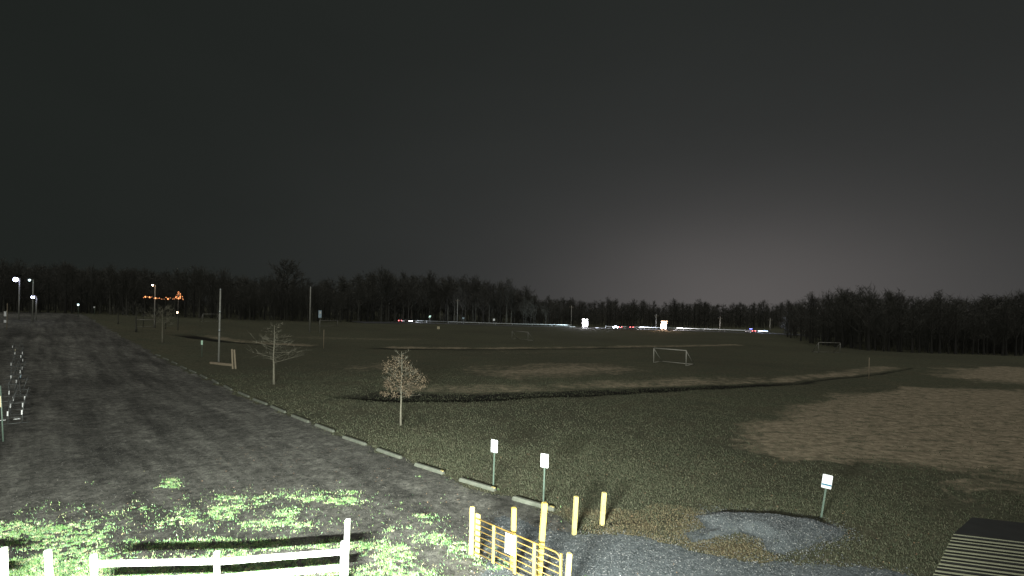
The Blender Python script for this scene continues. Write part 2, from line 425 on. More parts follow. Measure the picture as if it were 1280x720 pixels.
xn, yn = xf[near], yf[near]
_, shade_mud, bank = ditch(xn, yn)
dm = np.maximum(soft(DIRT[:3], xn, yn, 2.4, .3)*.95, soft(DIRT[3:], xn, yn, 3.0, .2)*.62)
dm = np.maximum(dm, soft(THIN, xn, yn, 1.6, .3)*np.where(yn > 55, .42, .60))
dm = np.maximum(dm, bank*.65*(0.4+.9*fbm(xn*.3, yn*.3, 44)))
mask[near, 0] = np.clip(dm, 0, 1)
mask[near, 1] = soft(BROWN, xn, yn, .6, .8)*np.clip(fbm(xn*1.3, yn*1.3, 51)*2.4-.65, 0, 1)
RUT = [polyw([(688,664),(735,658),(790,651),(850,644.5),(872,646),(810,656),(745,665),(700,669)])]
mask[near, 2] = np.maximum(shade_mud*.97, soft(RUT, xn, yn, .35, 1.2)*.85)  # ditch shade painted into the colour, plus the real rut
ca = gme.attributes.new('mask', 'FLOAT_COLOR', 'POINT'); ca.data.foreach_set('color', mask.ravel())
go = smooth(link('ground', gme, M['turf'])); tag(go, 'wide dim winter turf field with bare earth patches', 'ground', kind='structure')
# gravel sheets lie just above the turf and end in a ragged edge
qc = V[Q].mean(1); qn = np.hypot(qc[:, 0], qc[:, 1])
lot, drv, mnd = gravel_masks(qc[:, 0], qc[:, 1])
lot &= qn < 330
drv = (drv | mnd) & (qn < 60); lot &= ~drv
def sheet(name, sel, m, dz, label):
    q = Q[sel]; u, inv = np.unique(q, return_inverse=True); v = V[u].copy(); v[:, 2] += dz
    o = smooth(link(name, npmesh(name, v, inv.reshape(-1, 4)), m)); tag(o, label, 'gravel', kind='structure'); return o
sheet('gravel_lot', lot, M['gravel'], .012, 'dark grey gravel parking lot with faint tyre tracks')
sheet('gravel_drive', drv, M['gravel_blue'], .014, 'blue grey loose gravel drive and low spill beside the yellow gate')

# ------------------------------------------------------------------ loose stones and grass
def scatter(n, x0, x1, y0, y1): return rng.uniform(x0, x1, n), rng.uniform(y0, y1, n)
def stones(name, x, y, smin, smax, m, label):
    n = len(x); z = terrain(x, y)+.012
    d = rng.normal(size=(n, 4, 3)); base = np.array([[1,1,1],[-1,-1,1],[-1,1,-1],[1,-1,-1]], float)/1.7
    sz = rng.uniform(smin, smax, n)[:, None, None]*rng.uniform(.6, 1.3, (n, 1, 3))
    th = rng.uniform(0, 6.28, n); c, s_ = np.cos(th), np.sin(th)
    P = (base[None]+d*.22)*sz
    P = np.stack([P[..., 0]*c[:, None]-P[..., 1]*s_[:, None], P[..., 0]*s_[:, None]+P[..., 1]*c[:, None], P[..., 2]*.8], -1)
    P += np.stack([x, y, z], -1)[:, None]
    f = np.array([[0,1,2],[0,3,1],[0,2,3],[1,3,2]])
    o = link(name, npmesh(name, P.reshape(-1, 3), (f[None]+4*np.arange(n)[:, None, None]).reshape(-1, 3)), m)
    tag(o, label, 'gravel', kind='stuff')
M['stone'] = mat('lot_stone', (.07,.07,.065), .8, island=[(.030,.030,.028),(.055,.054,.048),(.085,.08,.072),(.04,.042,.04),(.15,.14,.12)])
M['stone_b'] = mat('drive_stone', (.12,.13,.14), .8, island=[(.045,.052,.056),(.105,.115,.12),(.075,.085,.09),(.16,.165,.17),(.30,.30,.29)])
x, y = scatter(75000, -26, 4, 10.5, 34); keep = rng.random(len(x)) < np.clip(14/np.hypot(x, y), 0, 1)**1.5
x, y = x[keep], y[keep]; l, d_, m_ = gravel_masks(x, y); k = l & ~d_
stones('loose_gravel', x[k], y[k], .012, .030, M['stone'], 'loose dark stones lying over the gravel lot')
x, y = scatter(90000, -1.5, 13, 10.5, 18.5); l, d_, m_ = gravel_masks(x+rng.normal(size=len(x))*.30, y+rng.normal(size=len(x))*.30); k = d_ | m_
k &= (rng.random(len(x)) < .55) | m_
stones('loose_gravel', x[k], y[k], .014, .032, M['stone_b'], 'loose blue grey stones beside the yellow gate')

def blades(name, x, y, h0, h1, w, m, label, lean=.55):
    n = len(x); z = terrain(x, y)+.004
    th = rng.uniform(0, 6.28, n); h = rng.uniform(h0, h1, n); ln = rng.uniform(.1, lean, n)*h; lt = rng.uniform(0, 6.28, n)
    ww = w*rng.uniform(.6, 1.3, n)
    b = np.stack([x, y, z], -1); o = np.stack([np.cos(th)*ww, np.sin(th)*ww, np.zeros(n)], -1)
    tip = b+np.stack([np.cos(lt)*ln, np.sin(lt)*ln, h], -1)
    P = np.stack([b-o, b+o, tip], 1).reshape(-1, 3)
    ob = link(name, npmesh(name, P, np.arange(3*n).reshape(-1, 3)), m); tag(ob, label, 'grass', kind='stuff')
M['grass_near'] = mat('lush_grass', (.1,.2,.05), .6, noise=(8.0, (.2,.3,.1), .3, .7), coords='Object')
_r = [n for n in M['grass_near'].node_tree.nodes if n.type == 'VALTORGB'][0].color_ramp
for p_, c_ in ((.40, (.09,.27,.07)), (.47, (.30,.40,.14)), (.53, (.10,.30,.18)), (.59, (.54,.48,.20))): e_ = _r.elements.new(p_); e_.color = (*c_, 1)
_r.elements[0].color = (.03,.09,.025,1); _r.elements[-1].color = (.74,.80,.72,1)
M['grass'] = mat('field_grass', (.08,.08,.04), .8, island=[(.028,.038,.018),(.064,.072,.037),(.104,.100,.060),(.043,.057,.029),(.134,.122,.078)])
M['grass_dry'] = mat('dry_grass', (.12,.09,.05), .8, island=[(.05,.045,.025),(.12,.095,.05),(.17,.135,.075),(.07,.075,.035)])
# grass growing through the gravel around the fence: (centre px, half size px, density)
PATCH = [((215,604),(14,6),.9),((290,632),(50,16),.52),((278,642),(20,9),1.0),((385,620),(62,8),.55),((430,627),(26,6),.75),((350,640),(40,10),.5),
         ((365,655),(50,7),.6),((230,645),(70,16),.45),((150,642),(60,10),.35),((60,638),(50,8),.25),((120,660),(110,10),.35),((300,660),(120,8),.4),
         ((30,662),(60,10),.9),((80,674),(50,10),1.0),((20,690),(60,22),.55),((110,694),(60,18),.8),((290,682),(170,9),.9),((60,718),(100,22),1.6),
         ((280,716),(170,24),1.0),((470,682),(26,10),.75),((492,692),(34,12),1.0),((470,714),(40,14),.8),((520,718),(40,14),.8),((535,650),(18,6),.8),((505,657),(60,6),.35),
         ((545,676),(40,9),.7),((575,684),(30,9),.6),((600,706),(40,10),.55),((520,665),(70,22),.18),((470,635),(60,14),.10),((300,700),(160,10),.5)]
x, y = scatter(520000, -16.5, 2.2, 9.8, 20.0)
px, py = topx(np.stack([x, y, np.zeros(len(x))], -1))
den = np.zeros(len(x))
for (cx, cy), (hx, hy), dd in PATCH:
    q = ((px-cx)/hx)**2+((py-cy)/hy)**2; den = np.maximum(den, dd*np.exp(-q**1.5*.7))
den = np.where(py > 722, np.maximum(den, .7), den)
nz = fbm(x*1.4, y*2.2, 61, 3); cl = fbm(x*5.5, y*7.5, 64, 3)
p = sstep(.30, .95, den*1.15+(nz-.5)*1.5)*sstep(.46, .60, cl+.20*(den-.5))+.07*den
k = rng.random(len(x)) < np.clip(p, 0, 1)*.8
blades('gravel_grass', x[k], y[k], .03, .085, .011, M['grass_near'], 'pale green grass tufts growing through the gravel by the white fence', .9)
# turf beyond the drive
def turf_field(n, r0, r1, h0, h1, w, a0=-40, a1=50):
    r = np.sqrt(rng.uniform(r0**2, r1**2, n)); a = np.radians(rng.uniform(a0, a1, n)); x = r*np.sin(a); y = r*np.cos(a)
    l, d_, m_ = gravel_masks(x+rng.normal(size=n)*.22, y+rng.normal(size=n)*.22); k = ~(l | d_ | m_); x, y = x[k], y[k]
    dd = soft(DIRT, x, y, 1.6, .3); bb = soft(BROWN, x, y, .6, .8); cl = fbm(x*.5, y*.5, 71)
    k = rng.random(len(x)) < np.clip((cl*1.5-.15), .1, 1)*(1-.88*dd)*(1-.55*bb)*(1-sstep(r1*.62, r1, np.hypot(x, y)))*(1 if r0 < 15 else sstep(r0, r0*1.5, np.hypot(x, y)))
    blades('field_grass', x[k], y[k], h0, h1, w, M['grass'], 'short olive winter turf in the field past the gravel', .9)
    return x, y, bb
turf_field(400000, 11.5, 31, .03, .075, .012)
turf_field(260000, 18, 66, .04, .085, .022)
x, y = scatter(26000, 2, 9, 13, 19); bb = soft(BROWN, x, y, .6, .8) > 0; l, d_, m_ = gravel_masks(x, y); k = bb & ~d_ & ~m_
blades('dry_grass', x[k], y[k], .02, .06, .012, M['grass_dry'], 'brown dead grass and leaf litter between the gravel and the turf', 1.2)
x, y = scatter(1500, -14, 14, 11, 24); k = rng.random(len(x)) < .55
M['litter'] = mat('leaf_litter', (.2,.12,.06), .8, island=[(.20,.11,.06),(.30,.20,.11),(.16,.10,.07),(.26,.14,.08)])
blades('leaf_litter', x[k], y[k], .015, .04, .025, M['litter'], 'scattered fallen brown leaves on gravel and turf', 1.6)
# ------------------------------------------------------------------ flood lamp on the building behind the camera
def bm_wall():
    t = thing('barn', 'barn whose front wall carries the camera and the flood lamp', 'barn', (0, 0, 0))
    b = MB(); b.box((-2, -7.2, 4.2), (22, 12, 8.4)); b.build('wall', M['wall_dark'], t)
    b = MB(); b.poly([(-13.6,-.9,8.4),(9.6,-.9,8.4),(9.6,-7.2,11.6),(-13.6,-7.2,11.6),(-13.6,-13.5,8.4),(9.6,-13.5,8.4)], [(0,1,2,3),(3,2,5,4),(0,3,4),(1,5,2),(0,4,5,1)]); b.build('roof', M['roof'], t)
    t['label'] = 'brown timber barn with dark pitched roof overlooking the gravel lot'
bm_wall()
LAMP = np.array((-3.4, .35, 4.9)); AIM = np.array((-6.5, 12.6, 0.6))
def flood():
    d = AIM-LAMP; d /= np.linalg.norm(d); yaw = math.atan2(d[1], d[0]); pit = math.asin(d[2])
    t = thing('flood_lamp', 'black flood lamp drawn as a long bar to blur post shadows, on short arm fixed to the brown barn wall', 'lamp', tuple(LAMP))
    b = MB(); b.tube([(0, -1.3, -.1), (0, -.35, -.1)], .03); b.build('arm', M['dark'], t)
    h = link('lamp_head', None, None, t); h.rotation_euler = (0, -pit, yaw)
    b = MB(); b.box((-.14, 0, 0), (.16, 3.6, .26), bev=.03); b.build('housing', M['dark'], h)
    for k in range(7): MB().box((-.05, -1.5+k*.5, 0), (.03, .42, .18), bev=.01).build('lens', M['sign'], h)
    ld = bpy.data.lights.new('flood_lamp_light', 'AREA'); ld.shape = 'RECTANGLE'; ld.size = 3.4; ld.size_y = .12; ld.energy = 15000; ld.color = (.94, 1.0, .92); ld.spread = R(150)  # bar shape kept long so that upright posts cast blurred shadows
    lo = bpy.data.objects.new('flood_lamp_light', ld); COL.objects.link(lo); lo.location = LAMP
    import mathutils
    lo.rotation_mode = 'QUATERNION'; ex = mathutils.Vector((math.sin(yaw), -math.cos(yaw), 0)); ez = -mathutils.Vector(d); ey = ez.cross(ex)
    lo.rotation_quaternion = mathutils.Matrix((ex, ey, ez)).transposed().to_quaternion()
flood()

# ------------------------------------------------------------------ white board fence
def post_mesh(w, h, d=None):
    b = MB(); d = d or w; b.box((0, 0, h/2-.05), (w, d, h+.1), bev=.012); b.box((0, 0, h+.006), (w*.96, d*.96, .012), bev=.012, taper=.8); return b
FP = [((-4.03, 11.80), 1.26), ((-6.72, 11.22), 1.24), ((-9.42, 11.02), 1.22)]
def fence(pts, label, endpost):
    c = pts[0][0]; zb = tz(*c); t = thing('board_fence', label, 'fence', (c[0], c[1], zb))
    for i, (p, h) in enumerate(pts):
        o = post_mesh(.105, h-.03).build('post', M['white'], t, (p[0]-c[0], p[1]-c[1], tz(*p)-zb)); o.rotation_euler = (0, R(-3 if p[0] < -6 else 0), math.atan2(pts[0][0][1]-pts[-1][0][1], pts[0][0][0]-pts[-1][0][0]))
    for i in range(len(pts)-1):
        a, b_ = np.array(pts[i][0]), np.array(pts[i+1][0]); mdl = (a+b_)/2; L = np.linalg.norm(b_-a); an = math.atan2(a[1]-b_[1], a[0]-b_[0])
        nrm = np.array((math.sin(an), -math.cos(an)))*.083
        for zc in (1.03, .66, .29):
            o = MB().box((0, 0, 0), (L-.004, .03, .14), bev=.006).build('rail', M['white'], t, (mdl[0]-c[0]+nrm[0], mdl[1]-c[1]+nrm[1], zc+rng.uniform(-.012, .012))); o.rotation_euler = (0, R(rng.uniform(-.4, .4)), an)
    if endpost:
        o = post_mesh(.125, 1.70).build('end_post', M['white'], t, (.02, .16, 0)); o.rotation_euler = (0, R(1), .15)
    return t
fence(FP, 'white board fence running up to the tall white end post on the gravel', True)
fence([((-11.55, 11.08), 1.30), ((-14.2, 11.15), 1.28), ((-16.9, 11.2), 1.26)], 'white board fence on the far side of the walk-through gap from the tall end post', False)
p = (-10.46, 11.05); o = post_mesh(.105, 1.25).build('bollard_post', M['white'], None, (p[0], p[1], tz(*p))); o.rotation_euler = (0, R(-5), 0)
tag(o, 'lone white square post standing in the gap between the two white fences', 'post')

# ------------------------------------------------------------------ yellow gate and posts
def ypost(px, ytop, ybase, w, m, lean, label, d=None, rz=.1):
    x, y, z = GP(px, ybase); X_, Z_ = ray(px, ytop); h = CAM_H+Z_*y-z
    o = post_mesh(w, h, d).build('yellow_post', m, None, (x, y, z)); o.rotation_euler = (0, R(lean), rz); tag(o, label, 'post', 'yellow posts around the gate'); return o
ypost(717.5, 621, 668, .125, M['yellow_pale'], 2.6, 'pale yellow timber post standing in the gravel beside the drilled yellow post', rz=.35)
q = ypost(752.5, 616, 656, .13, M['yellow_pale'], 3.2, 'yellow timber post drilled with dark holes at the edge of the turf', rz=.25)
for zz in (.35, .62, .86):
    h = MB().tube([(-.022, -.0665, zz), (-.022, -.060, zz)], .016, 8).build('bolt_hole', M['dark'], q)
ypost(640.5, 635, 712, .125, M['yellow'], .4, 'yellow timber post standing right behind the white notice on the gate', rz=.2)
o = ypost(673.5, 629, 724, .135, M['yellow'], 3.4, 'tallest yellow timber post behind the open end of the tube gate', rz=.2)
o = ypost(589, 634, 694, .11, M['yellow_pale'], .3, 'yellow hinge post at the hinged end of the tube gate', rz=.7)
GA = np.array(GP(595, 697)); GE = np.array((1.30, 11.66, 0)); GE[2] = tz(GE[0], GE[1])
GL = np.linalg.norm((GE-GA)[:2]); ga = math.atan2(GE[1]-GA[1], GE[0]-GA[0])
def gate():
    t = thing('tube_gate', 'yellow metal tube gate with seven bars and a white notice', 'gate', tuple(GA), ga)
    zt, zb = 1.10, .13; L = GL
    pts = [(0, 0, zt)]+[(L-.16+.16*math.sin(a), 0, zt-.16+.16*math.cos(a)) for a in np.linspace(0, math.pi/2, 6)]+[(L, 0, zb)]
    smooth(MB().tube(pts, .021, 8).build('frame_tube', M['yellow_pipe'], t))
    for k in range(6):
        z = zb+(zt-zb)*k/6.0; smooth(MB().tube([(0, 0, z), (L, 0, z)], .0135, 8).build('bar', M['yellow_pipe'], t))
    # broad hinge stile with plates, and flat uprights in front of the bars
    MB().box((.02, .03, .60), (.16, .035, 1.24), bev=.005).build('hinge_stile', M['yellow_pale'], t)
    for k in range(7):
        z = zb+(zt-zb)*k/6.0; MB().tube([(-.075, -.005, z), (.11, -.005, z)], .026, 8).build('bar_sleeve', M['yellow_pipe'], t)
    for s in (.69, 1.46, 2.10):
        MB().box((s, -.030, (zt+zb)/2-.01), (.095, .012, zt-zb+.06), bev=.003).build('upright', M['yellow'], t)
    MB().box((L+.02, 0, .62), (.05, .05, .98), bev=.006).build('latch_stile', M['yellow'], t)
    n = MB().box((1.32, -.062, .83), (.36, .006, .52), bev=.002).build('notice', M['sign'], t)
    for dz in (-.21, .21): MB().tube([(1.32, -.062, .83+dz), (1.32, -.067, .83+dz)], .009, 8).build('bolt', M['galv'], n)
    return t
gate()
p = (1.46, 11.60); o = post_mesh(.11, 1.14).build('yellow_post', M['yellow_pale'], None, (p[0], p[1], tz(*p))); o.rotation_euler = (0, R(3), .3); tag(o, 'short pale yellow latch post at the free end of the tube gate', 'post', 'yellow posts around the gate')

# ------------------------------------------------------------------ parking bumpers
BP = [((642,624),(692,639.5)),((575,601),(619,614.5)),((519.5,582),(554,593.5)),((471,563),(502,573.5)),((429,547.5),(457,557)),((394.5,532),(417,540.5)),((365,520.6),(385.5,528.6)),((338.6,509),(357,516.8)),((317,500),(333,506.8)),((297,491),(312,497.2)),((279,483),(291,488.6)),((263.5,475),(275,481)),((249,469),(259.7,474)),((235.5,462.5),(246,467.6)),((225,458),(234,462)),((214,452.5),(222,456.2)),((203.5,447.5),(211,451)),((194,443),(201,446.2))]
for i, (a, b_) in enumerate(BP):
    a, b_ = np.array(GP(*a)), np.array(GP(*b_)); mdl = (a+b_)/2; L = np.linalg.norm((b_-a)[:2]); L = max(1.75, min(L, 2.5)); an = math.atan2(b_[1]-a[1], b_[0]-a[0])
    h, w = .135, .17; mb = MB(); x2 = L/2
    sec = [(-w/2, 0), (w/2, 0), (w/2*.92, h*.6), (w/2*.6, h), (-w/2*.6, h), (-w/2*.92, h*.6)]
    ring = []
    for sx, k in ((-x2, .72), (-x2+.06, 1), (x2-.06, 1), (x2, .72)): ring += [(sx, yy*(.85 if k < 1 else 1), zz*k) for yy, zz in sec]
    mb.v = ring; n = 6
    for r_ in range(3):
        for j in range(n): mb.f.append([r_*n+j, r_*n+(j+1) % n, (r_+1)*n+(j+1) % n, (r_+1)*n+j][::-1])
    mb.f += [list(range(n)), list(range(3*n, 4*n))[::-1]]
    t = thing('parking_bumper', '', 'bumper', (mdl[0], mdl[1], tz(mdl[0], mdl[1])+.006), an+rng.normal()*.02, 'parking bumpers along the lot edge')
    mb.build('block', M['concrete'], t)
    if i < 8:
        o = MB().box((L/2-.10, 0, h*.86+.012), (.16, .085, .022), bev=.01).build('painted_end', M['yellow_pale'] if i < 3 else M['concrete'], t)
    t['label'] = {0: 'concrete parking bumper beside the post of the sign closest to the yellow gate', 1: 'concrete parking bumper beside the smaller-symbol white parking sign'}.get(i, 'weathered concrete parking bumper in the line between gravel lot and turf')

# ------------------------------------------------------------------ signs
def wheelchair(parent, s, z, y):
    b = MB()
    def disc(cx, cz, r0, r1, a0, a1, n=14):
        pts = []
        for k in range(n+1):
            a = a0+(a1-a0)*k/n
            pts += [(cx+r0*math.cos(a), y, cz+r0*math.sin(a)), (cx+r1*math.cos(a), y, cz+r1*math.sin(a))]
        b.poly(pts, [(2*k, 2*k+1, 2*k+3, 2*k+2) for k in range(n)])
    disc(-.06*s, z+.36*s, 0.0, .10*s, 0, 6.2832)
    disc(-.02*s, z-.12*s, .20*s, .30*s, R(110), R(380))
    for (x0, z0, x1, z1) in ((-.12, -.1, -.02, .26), (-.10, -.06, .18, .03), (.14, -.32, .24, .03), (.16, -.38, .36, -.30), (-.06, .08, .16, .15)):
        b.poly([(x0*s, y-.0006, z+z0*s), (x1*s, y-.0006, z+z0*s), (x1*s, y-.0006, z+z1*s), (x0*s, y-.0006, z+z1*s)], [(0, 1, 2, 3)])
    b.build('symbol', M['sign_blue'], parent)
def parking_sign(px, ytop, ybase, pw, ph, label, lean, rz, sym, band=False, group=None):
    x, y, z = GP(px, ybase); X_, Z_ = ray(px, ytop); h = CAM_H+Z_*y-z
    t = thing('parking_sign', label, 'sign', (x, y, z), rz, group, (0, R(lean)))
    b = MB(); w = .055                                     # U-channel post
    prof = [(-w/2, 0), (-w/2, -.03), (-w/2+.012, -.03), (-w/2+.012, -.008), (w/2-.012, -.008), (w/2-.012, -.03), (w/2, -.03), (w/2, 0)]
    n = len(prof); b.v = [(a, c+.02, zz) for zz in (-.1, h-.03) for a, c in prof]
    b.f = [[i, (i+1) % n, n+(i+1) % n, n+i] for i in range(n)]+[list(range(n, 2*n))]
    b.build('post', M['post_steel'], t)
    zc = h-ph/2; pl = MB(); r = .03; ring = []
    for cx, cz, a0 in ((pw/2-r, ph/2-r, 0), (-pw/2+r, ph/2-r, 90), (-pw/2+r, -ph/2+r, 180), (pw/2-r, -ph/2+r, 270)):
        for k in range(4): a = R(a0+30*k); ring.append((cx+r*math.cos(a), cz+r*math.sin(a)))
    m_ = len(ring); pl.v = [(a, yy, zc+c) for yy in (-.020, -.016) for a, c in ring]
    pl.f = [list(range(m_)), list(range(m_, 2*m_))[::-1]]+[[i, m_+i, m_+(i+1) % m_, (i+1) % m_] for i in range(m_)]
    p_ = pl.build('plate', M['sign'], t)
    if sym: wheelchair(p_, sym, zc-.03, -.0215)
    if band:
        MB().box((0, -.0225, zc-ph*.24), (pw*.96, .003, .055)).build('printed_band', M['sign_blue'], p_)
        for k, ww in enumerate((.5, .62)): MB().box((0, -.0225, zc+ph*(.28-.16*k)), (pw*ww, .003, .006)).build('printed_line', M['sign_blue'], p_)
    for zz in (-.38, .38): MB().tube([(0, -.020, zc+zz*ph), (0, -.026, zc+zz*ph)], .008, 6).build('bolt', M['galv'], p_)
    return t
parking_sign(616.6, 549.5, 607.5, .31, .50, 'white parking sign with a tiny blue symbol, farther from the yellow gate', .8, -.55, .11)
parking_sign(679.2, 567, 628, .31, .50, 'white parking sign with a blue symbol, closer to the yellow gate', .8, -.5, .20)
parking_sign(1026.5, 592, 647, .30, .48, 'leaning white sign with a dark blue band standing alone in the turf', 6.5, -.40, 0, True)

# ------------------------------------------------------------------ slatted shelter roof
def shelter():
    P0 = np.array(at_depth(1192, 667, 9.66)); e = np.array((.965, -.262, 0)); b0 = np.array(at_depth(1215, 646.5, 10.55)); fr = np.array(at_depth(1150, 752, 8.3))
    org = np.array((P0[0]+1.2, P0[1]-.3, 0)); t = thing('slatted_shelter', 'low shelter with a black roof sheet and olive slatted slope beside the turf', 'shelter', tuple(org)); L = 3.6; v = lambda q: tuple(np.array(q)-org)
    th = np.array((0, 0, -.05)); b = MB()
    q = [P0, P0+e*L, b0+e*L, b0]; b.poly([v(a) for a in q]+[v(a+th) for a in q], [(0,1,2,3),(7,6,5,4),(0,4,5,1),(1,5,6,2),(2,6,7,3),(3,7,4,0)]); b.build('roof_sheet', M['black'], t)
    dn = fr-P0; q = [P0-.002*e+np.array((0,0,-.045)), P0+e*L+np.array((0,0,-.045)), fr+e*L+np.array((0,0,-.045)), fr+np.array((0,0,-.045))]
    b = MB(); b.poly([v(a) for a in q]+[v(a+th) for a in q], [(0,3,2,1),(4,5,6,7),(0,1,5,4),(1,2,6,5),(2,3,7,6),(3,0,4,7)]); b.build('slope_board', M['black'], t)
    n = 19; up = np.array((0, 0, .004))
    for k in range(n):
        s = (k+.15)/n*.98; wd = (.17 if k % 2 == 0 else .32)/n
        a = P0+dn*s; c = P0+dn*(s+wd); q = [a, a+e*L, c+e*L, c]
        b = MB(); b.poly([v(p_+up) for p_ in q]+[v(p_-up) for p_ in q], [(0,3,2,1),(4,5,6,7),(0,1,5,4),(1,2,6,5),(2,3,7,6),(3,0,4,7)]); b.build('slat', M['slat'], t)
    for a in (P0+e*.15+(b0-P0)*.5, P0+e*(L-.15)+(b0-P0)*.5, fr+e*.15-dn*.08, fr+e*(L-.15)-dn*.08):
        g = tz(a[0], a[1]); hh = a[2]-.08-g; MB().box(v((a[0], a[1], g+hh/2-.02)), (.1, .1, hh+.04), bev=.01).build('post', M['wood'], t)
shelter()

# ------------------------------------------------------------------ steel racks in a receding row at the lot's left edge
def rack():
    t = thing('steel_rack', 'portable steel rack with two bright plated uprights in a long row on the lot', 'rack', (0, 0, 0), 0, 'steel racks standing in a row on the lot')
    smooth(MB().tube([(-.66, 0, .03), (.66, 0, .03)], .025, 6).build('base_rail', M['rack_steel'], t))
    smooth(MB().tube([(-.55, 0, .36), (.6, 0, .36)], .014, 6).build('cross_rail', M['rack_steel'], t))
    for s in (-.22, .34):
        smooth(MB().tube([(s, 0, .03), (s, 0, .55), (s+.03, .25, 1.15), (s+.06, .30, 1.3)], .022, 6).build('upright', M['rack_steel'], t))
        smooth(MB().tube([(s, 0, .2), (s+.05, .95, .05)], .018, 6).build('brace', M['rack_steel'], t))
        MB().box((s-.02, -.035, .62), (.06, .02, .26), bev=.01).build('plate', M['plate'], t)
        MB().box((s-.2, -.10, .29), (.26, .16, .02), bev=.01).build('tray', M['plate'], t)
    smooth(MB().tube([(-.3, .28, 1.12), (.5, .28, 1.12)], .014, 6).build('top_rail', M['rack_steel'], t))
    smooth(MB().tube([(.34, .1, .75), (.52, .05, .80), (.62, -.05, .78)], .012, 6).build('handle', M['dark'], t))
    return t
rk = rack()
rk['label'] = 'portable steel rack with two bright trays, at the open end of the row'
row = [GP(17, 530), GP(21.5, 440)]
for i in range(15):
    o = rk if i == 0 else copy_tree(rk)
    f = i/14; p = np.array(row[0])*(1-f)+np.array(row[1])*f
    p[0] += rng.uniform(-.25, .25) if i else 0
    o.location = (p[0], p[1], tz(p[0], p[1])+.012); o.rotation_euler = (0, 0, R(40)+(rng.uniform(-.7, .7) if i else 0))
    if i:
        o['label'] = 'portable steel rack with bright plates on its uprights, in the row on the lot'
        for c in list(o.children):
            if c.name.startswith('tray') or (c.name.startswith('plate') and rng.random() < .45): bpy.data.objects.remove(c); continue
            if c.name.startswith('plate'):
                u = rng.random()
                if u < .3: c.data = c.data.copy(); c.data.materials.clear(); c.data.materials.append(M['plate_b'] if u < .15 else M['tan'])
def simple_post(name, px, ytop, ybase, r, m, label, cat, tilt=0, group=None, depth=None, head=None):
    if depth is None: x, y, z = GP(px, ybase)
    else: X_, _ = ray(px, ybase); x, y = X_*depth, depth; z = tz(x, y)
    h = CAM_H+ray(px, ytop)[1]*y-z
    t = thing(name, label, cat, (x, y, z), 0, group, (0, R(tilt)))
    smooth(MB().tube([(0, 0, -.1), (0, 0, h*.5), (0, 0, h)], [r, r*.9, r*.7], 8).build('post', m, t)); return t, h
t, h = simple_post('marker_post', 4, 482, 552, .035, M['post_steel'], 'thin leaning post with a yellow marker near the steel racks', 'post', -4)
MB().box((-.02, -.045, h*.72), (.12, .02, .55), bev=.01).build('marker_plate', M['tan'], t)
t, h = simple_post('sign_post', 8.5, 379, 412, .05, M['wood'], 'timber post with two small white plates past the steel racks', 'post', 0)
for zz in (.60, .32): MB().box((-.25, -.07, h*zz), (.36, .02, .75 if zz > .5 else .4), bev=.01).build('plate', M['plate'], t)

# ------------------------------------------------------------------ poles, markers, timbers
def pole_cap(t, h, r): MB().tube([(0, 0, h), (0, 0, h+.12)], [r*1.2, r*.5], 8).build('cap', M['galv'], t)
t, h = simple_post('flag_pole', 273.3, 362, 452.5, .115, M['pole'], 'tall pale bare pole standing by the timber sleeper', 'pole', .3); pole_cap(t, h, .1)
for zz in (.42, .68): smooth(MB().tube([(0, 0, h*zz), (0, 0, h*zz+.25)], .125, 10).build('band', M['galv'], t))
t, h = simple_post('field_pole', 387.5, 359, 398, .2, M['pole'], 'pale pole beside the blue white board at the wood edge', 'pole', 0, depth=118); pole_cap(t, h, .12)
simple_post('thin_stake', 404.5, 412, 435.5, .06, M['wood'], 'thin dark stake at the end of the long ditch', 'stake')[0]
simple_post('thin_stake', 1086, 447, 474, .05, M['wood'], 'thin stake in the turf near the gravel-free ditch by the right-hand wood', 'stake')[0]['label'] = 'thin stake standing where the short ditch meets the bare earth'
t, h = simple_post('marker_sign', 252.3, 425.5, 446, .035, M['post_steel'], 'thin post with a glowing pale green marker beside the tall pale pole', 'marker')
MB().box((0, -.05, h-.28), (.24, .02, .56), bev=.01).build('plate', M['mark_green'], t)
t, h = simple_post('notice_board', 400, 388, 402, .06, M['pole'], 'small blue white board on a post behind the low goal', 'sign', depth=118)
MB().box((0, -.08, h-.9), (.75, .03, 1.8), bev=.02).build('board', M['plate_b'], t); MB().box((.05, -.10, h-.55), (.35, .02, .6), bev=.02).build('notice', M['plate'], t)
for px_, yt, lab in ((290.6, 436.5, 'left'), (294.2, 437, 'right')):
    x, y, z = GP(px_+.4, 461); h = CAM_H+ray(px_, yt)[1]*y-z
    o = post_mesh(.16, h).build('timber_post', M['wood'], None, (x, y, z)); o.rotation_euler = (0, R(-3 if lab == 'left' else -4.5), .4)
    tag(o, 'weathered timber post, one of a leaning pair by the tall pole', 'post', 'pair of leaning timber posts')
a, b_ = np.array(GP(263, 454.5)), np.array(GP(290, 457.5)); mdl = (a+b_)/2
o = MB().box((0, 0, .11), (np.linalg.norm((b_-a)[:2]), .24, .26), bev=.03).build('timber_sleeper', M['wood'], None, (mdl[0], mdl[1], tz(mdl[0], mdl[1]))); o.rotation_euler = (0, 0, math.atan2(b_[1]-a[1], b_[0]-a[0])); tag(o, 'long timber sleeper lying on the turf at the foot of the tall pole', 'timber')

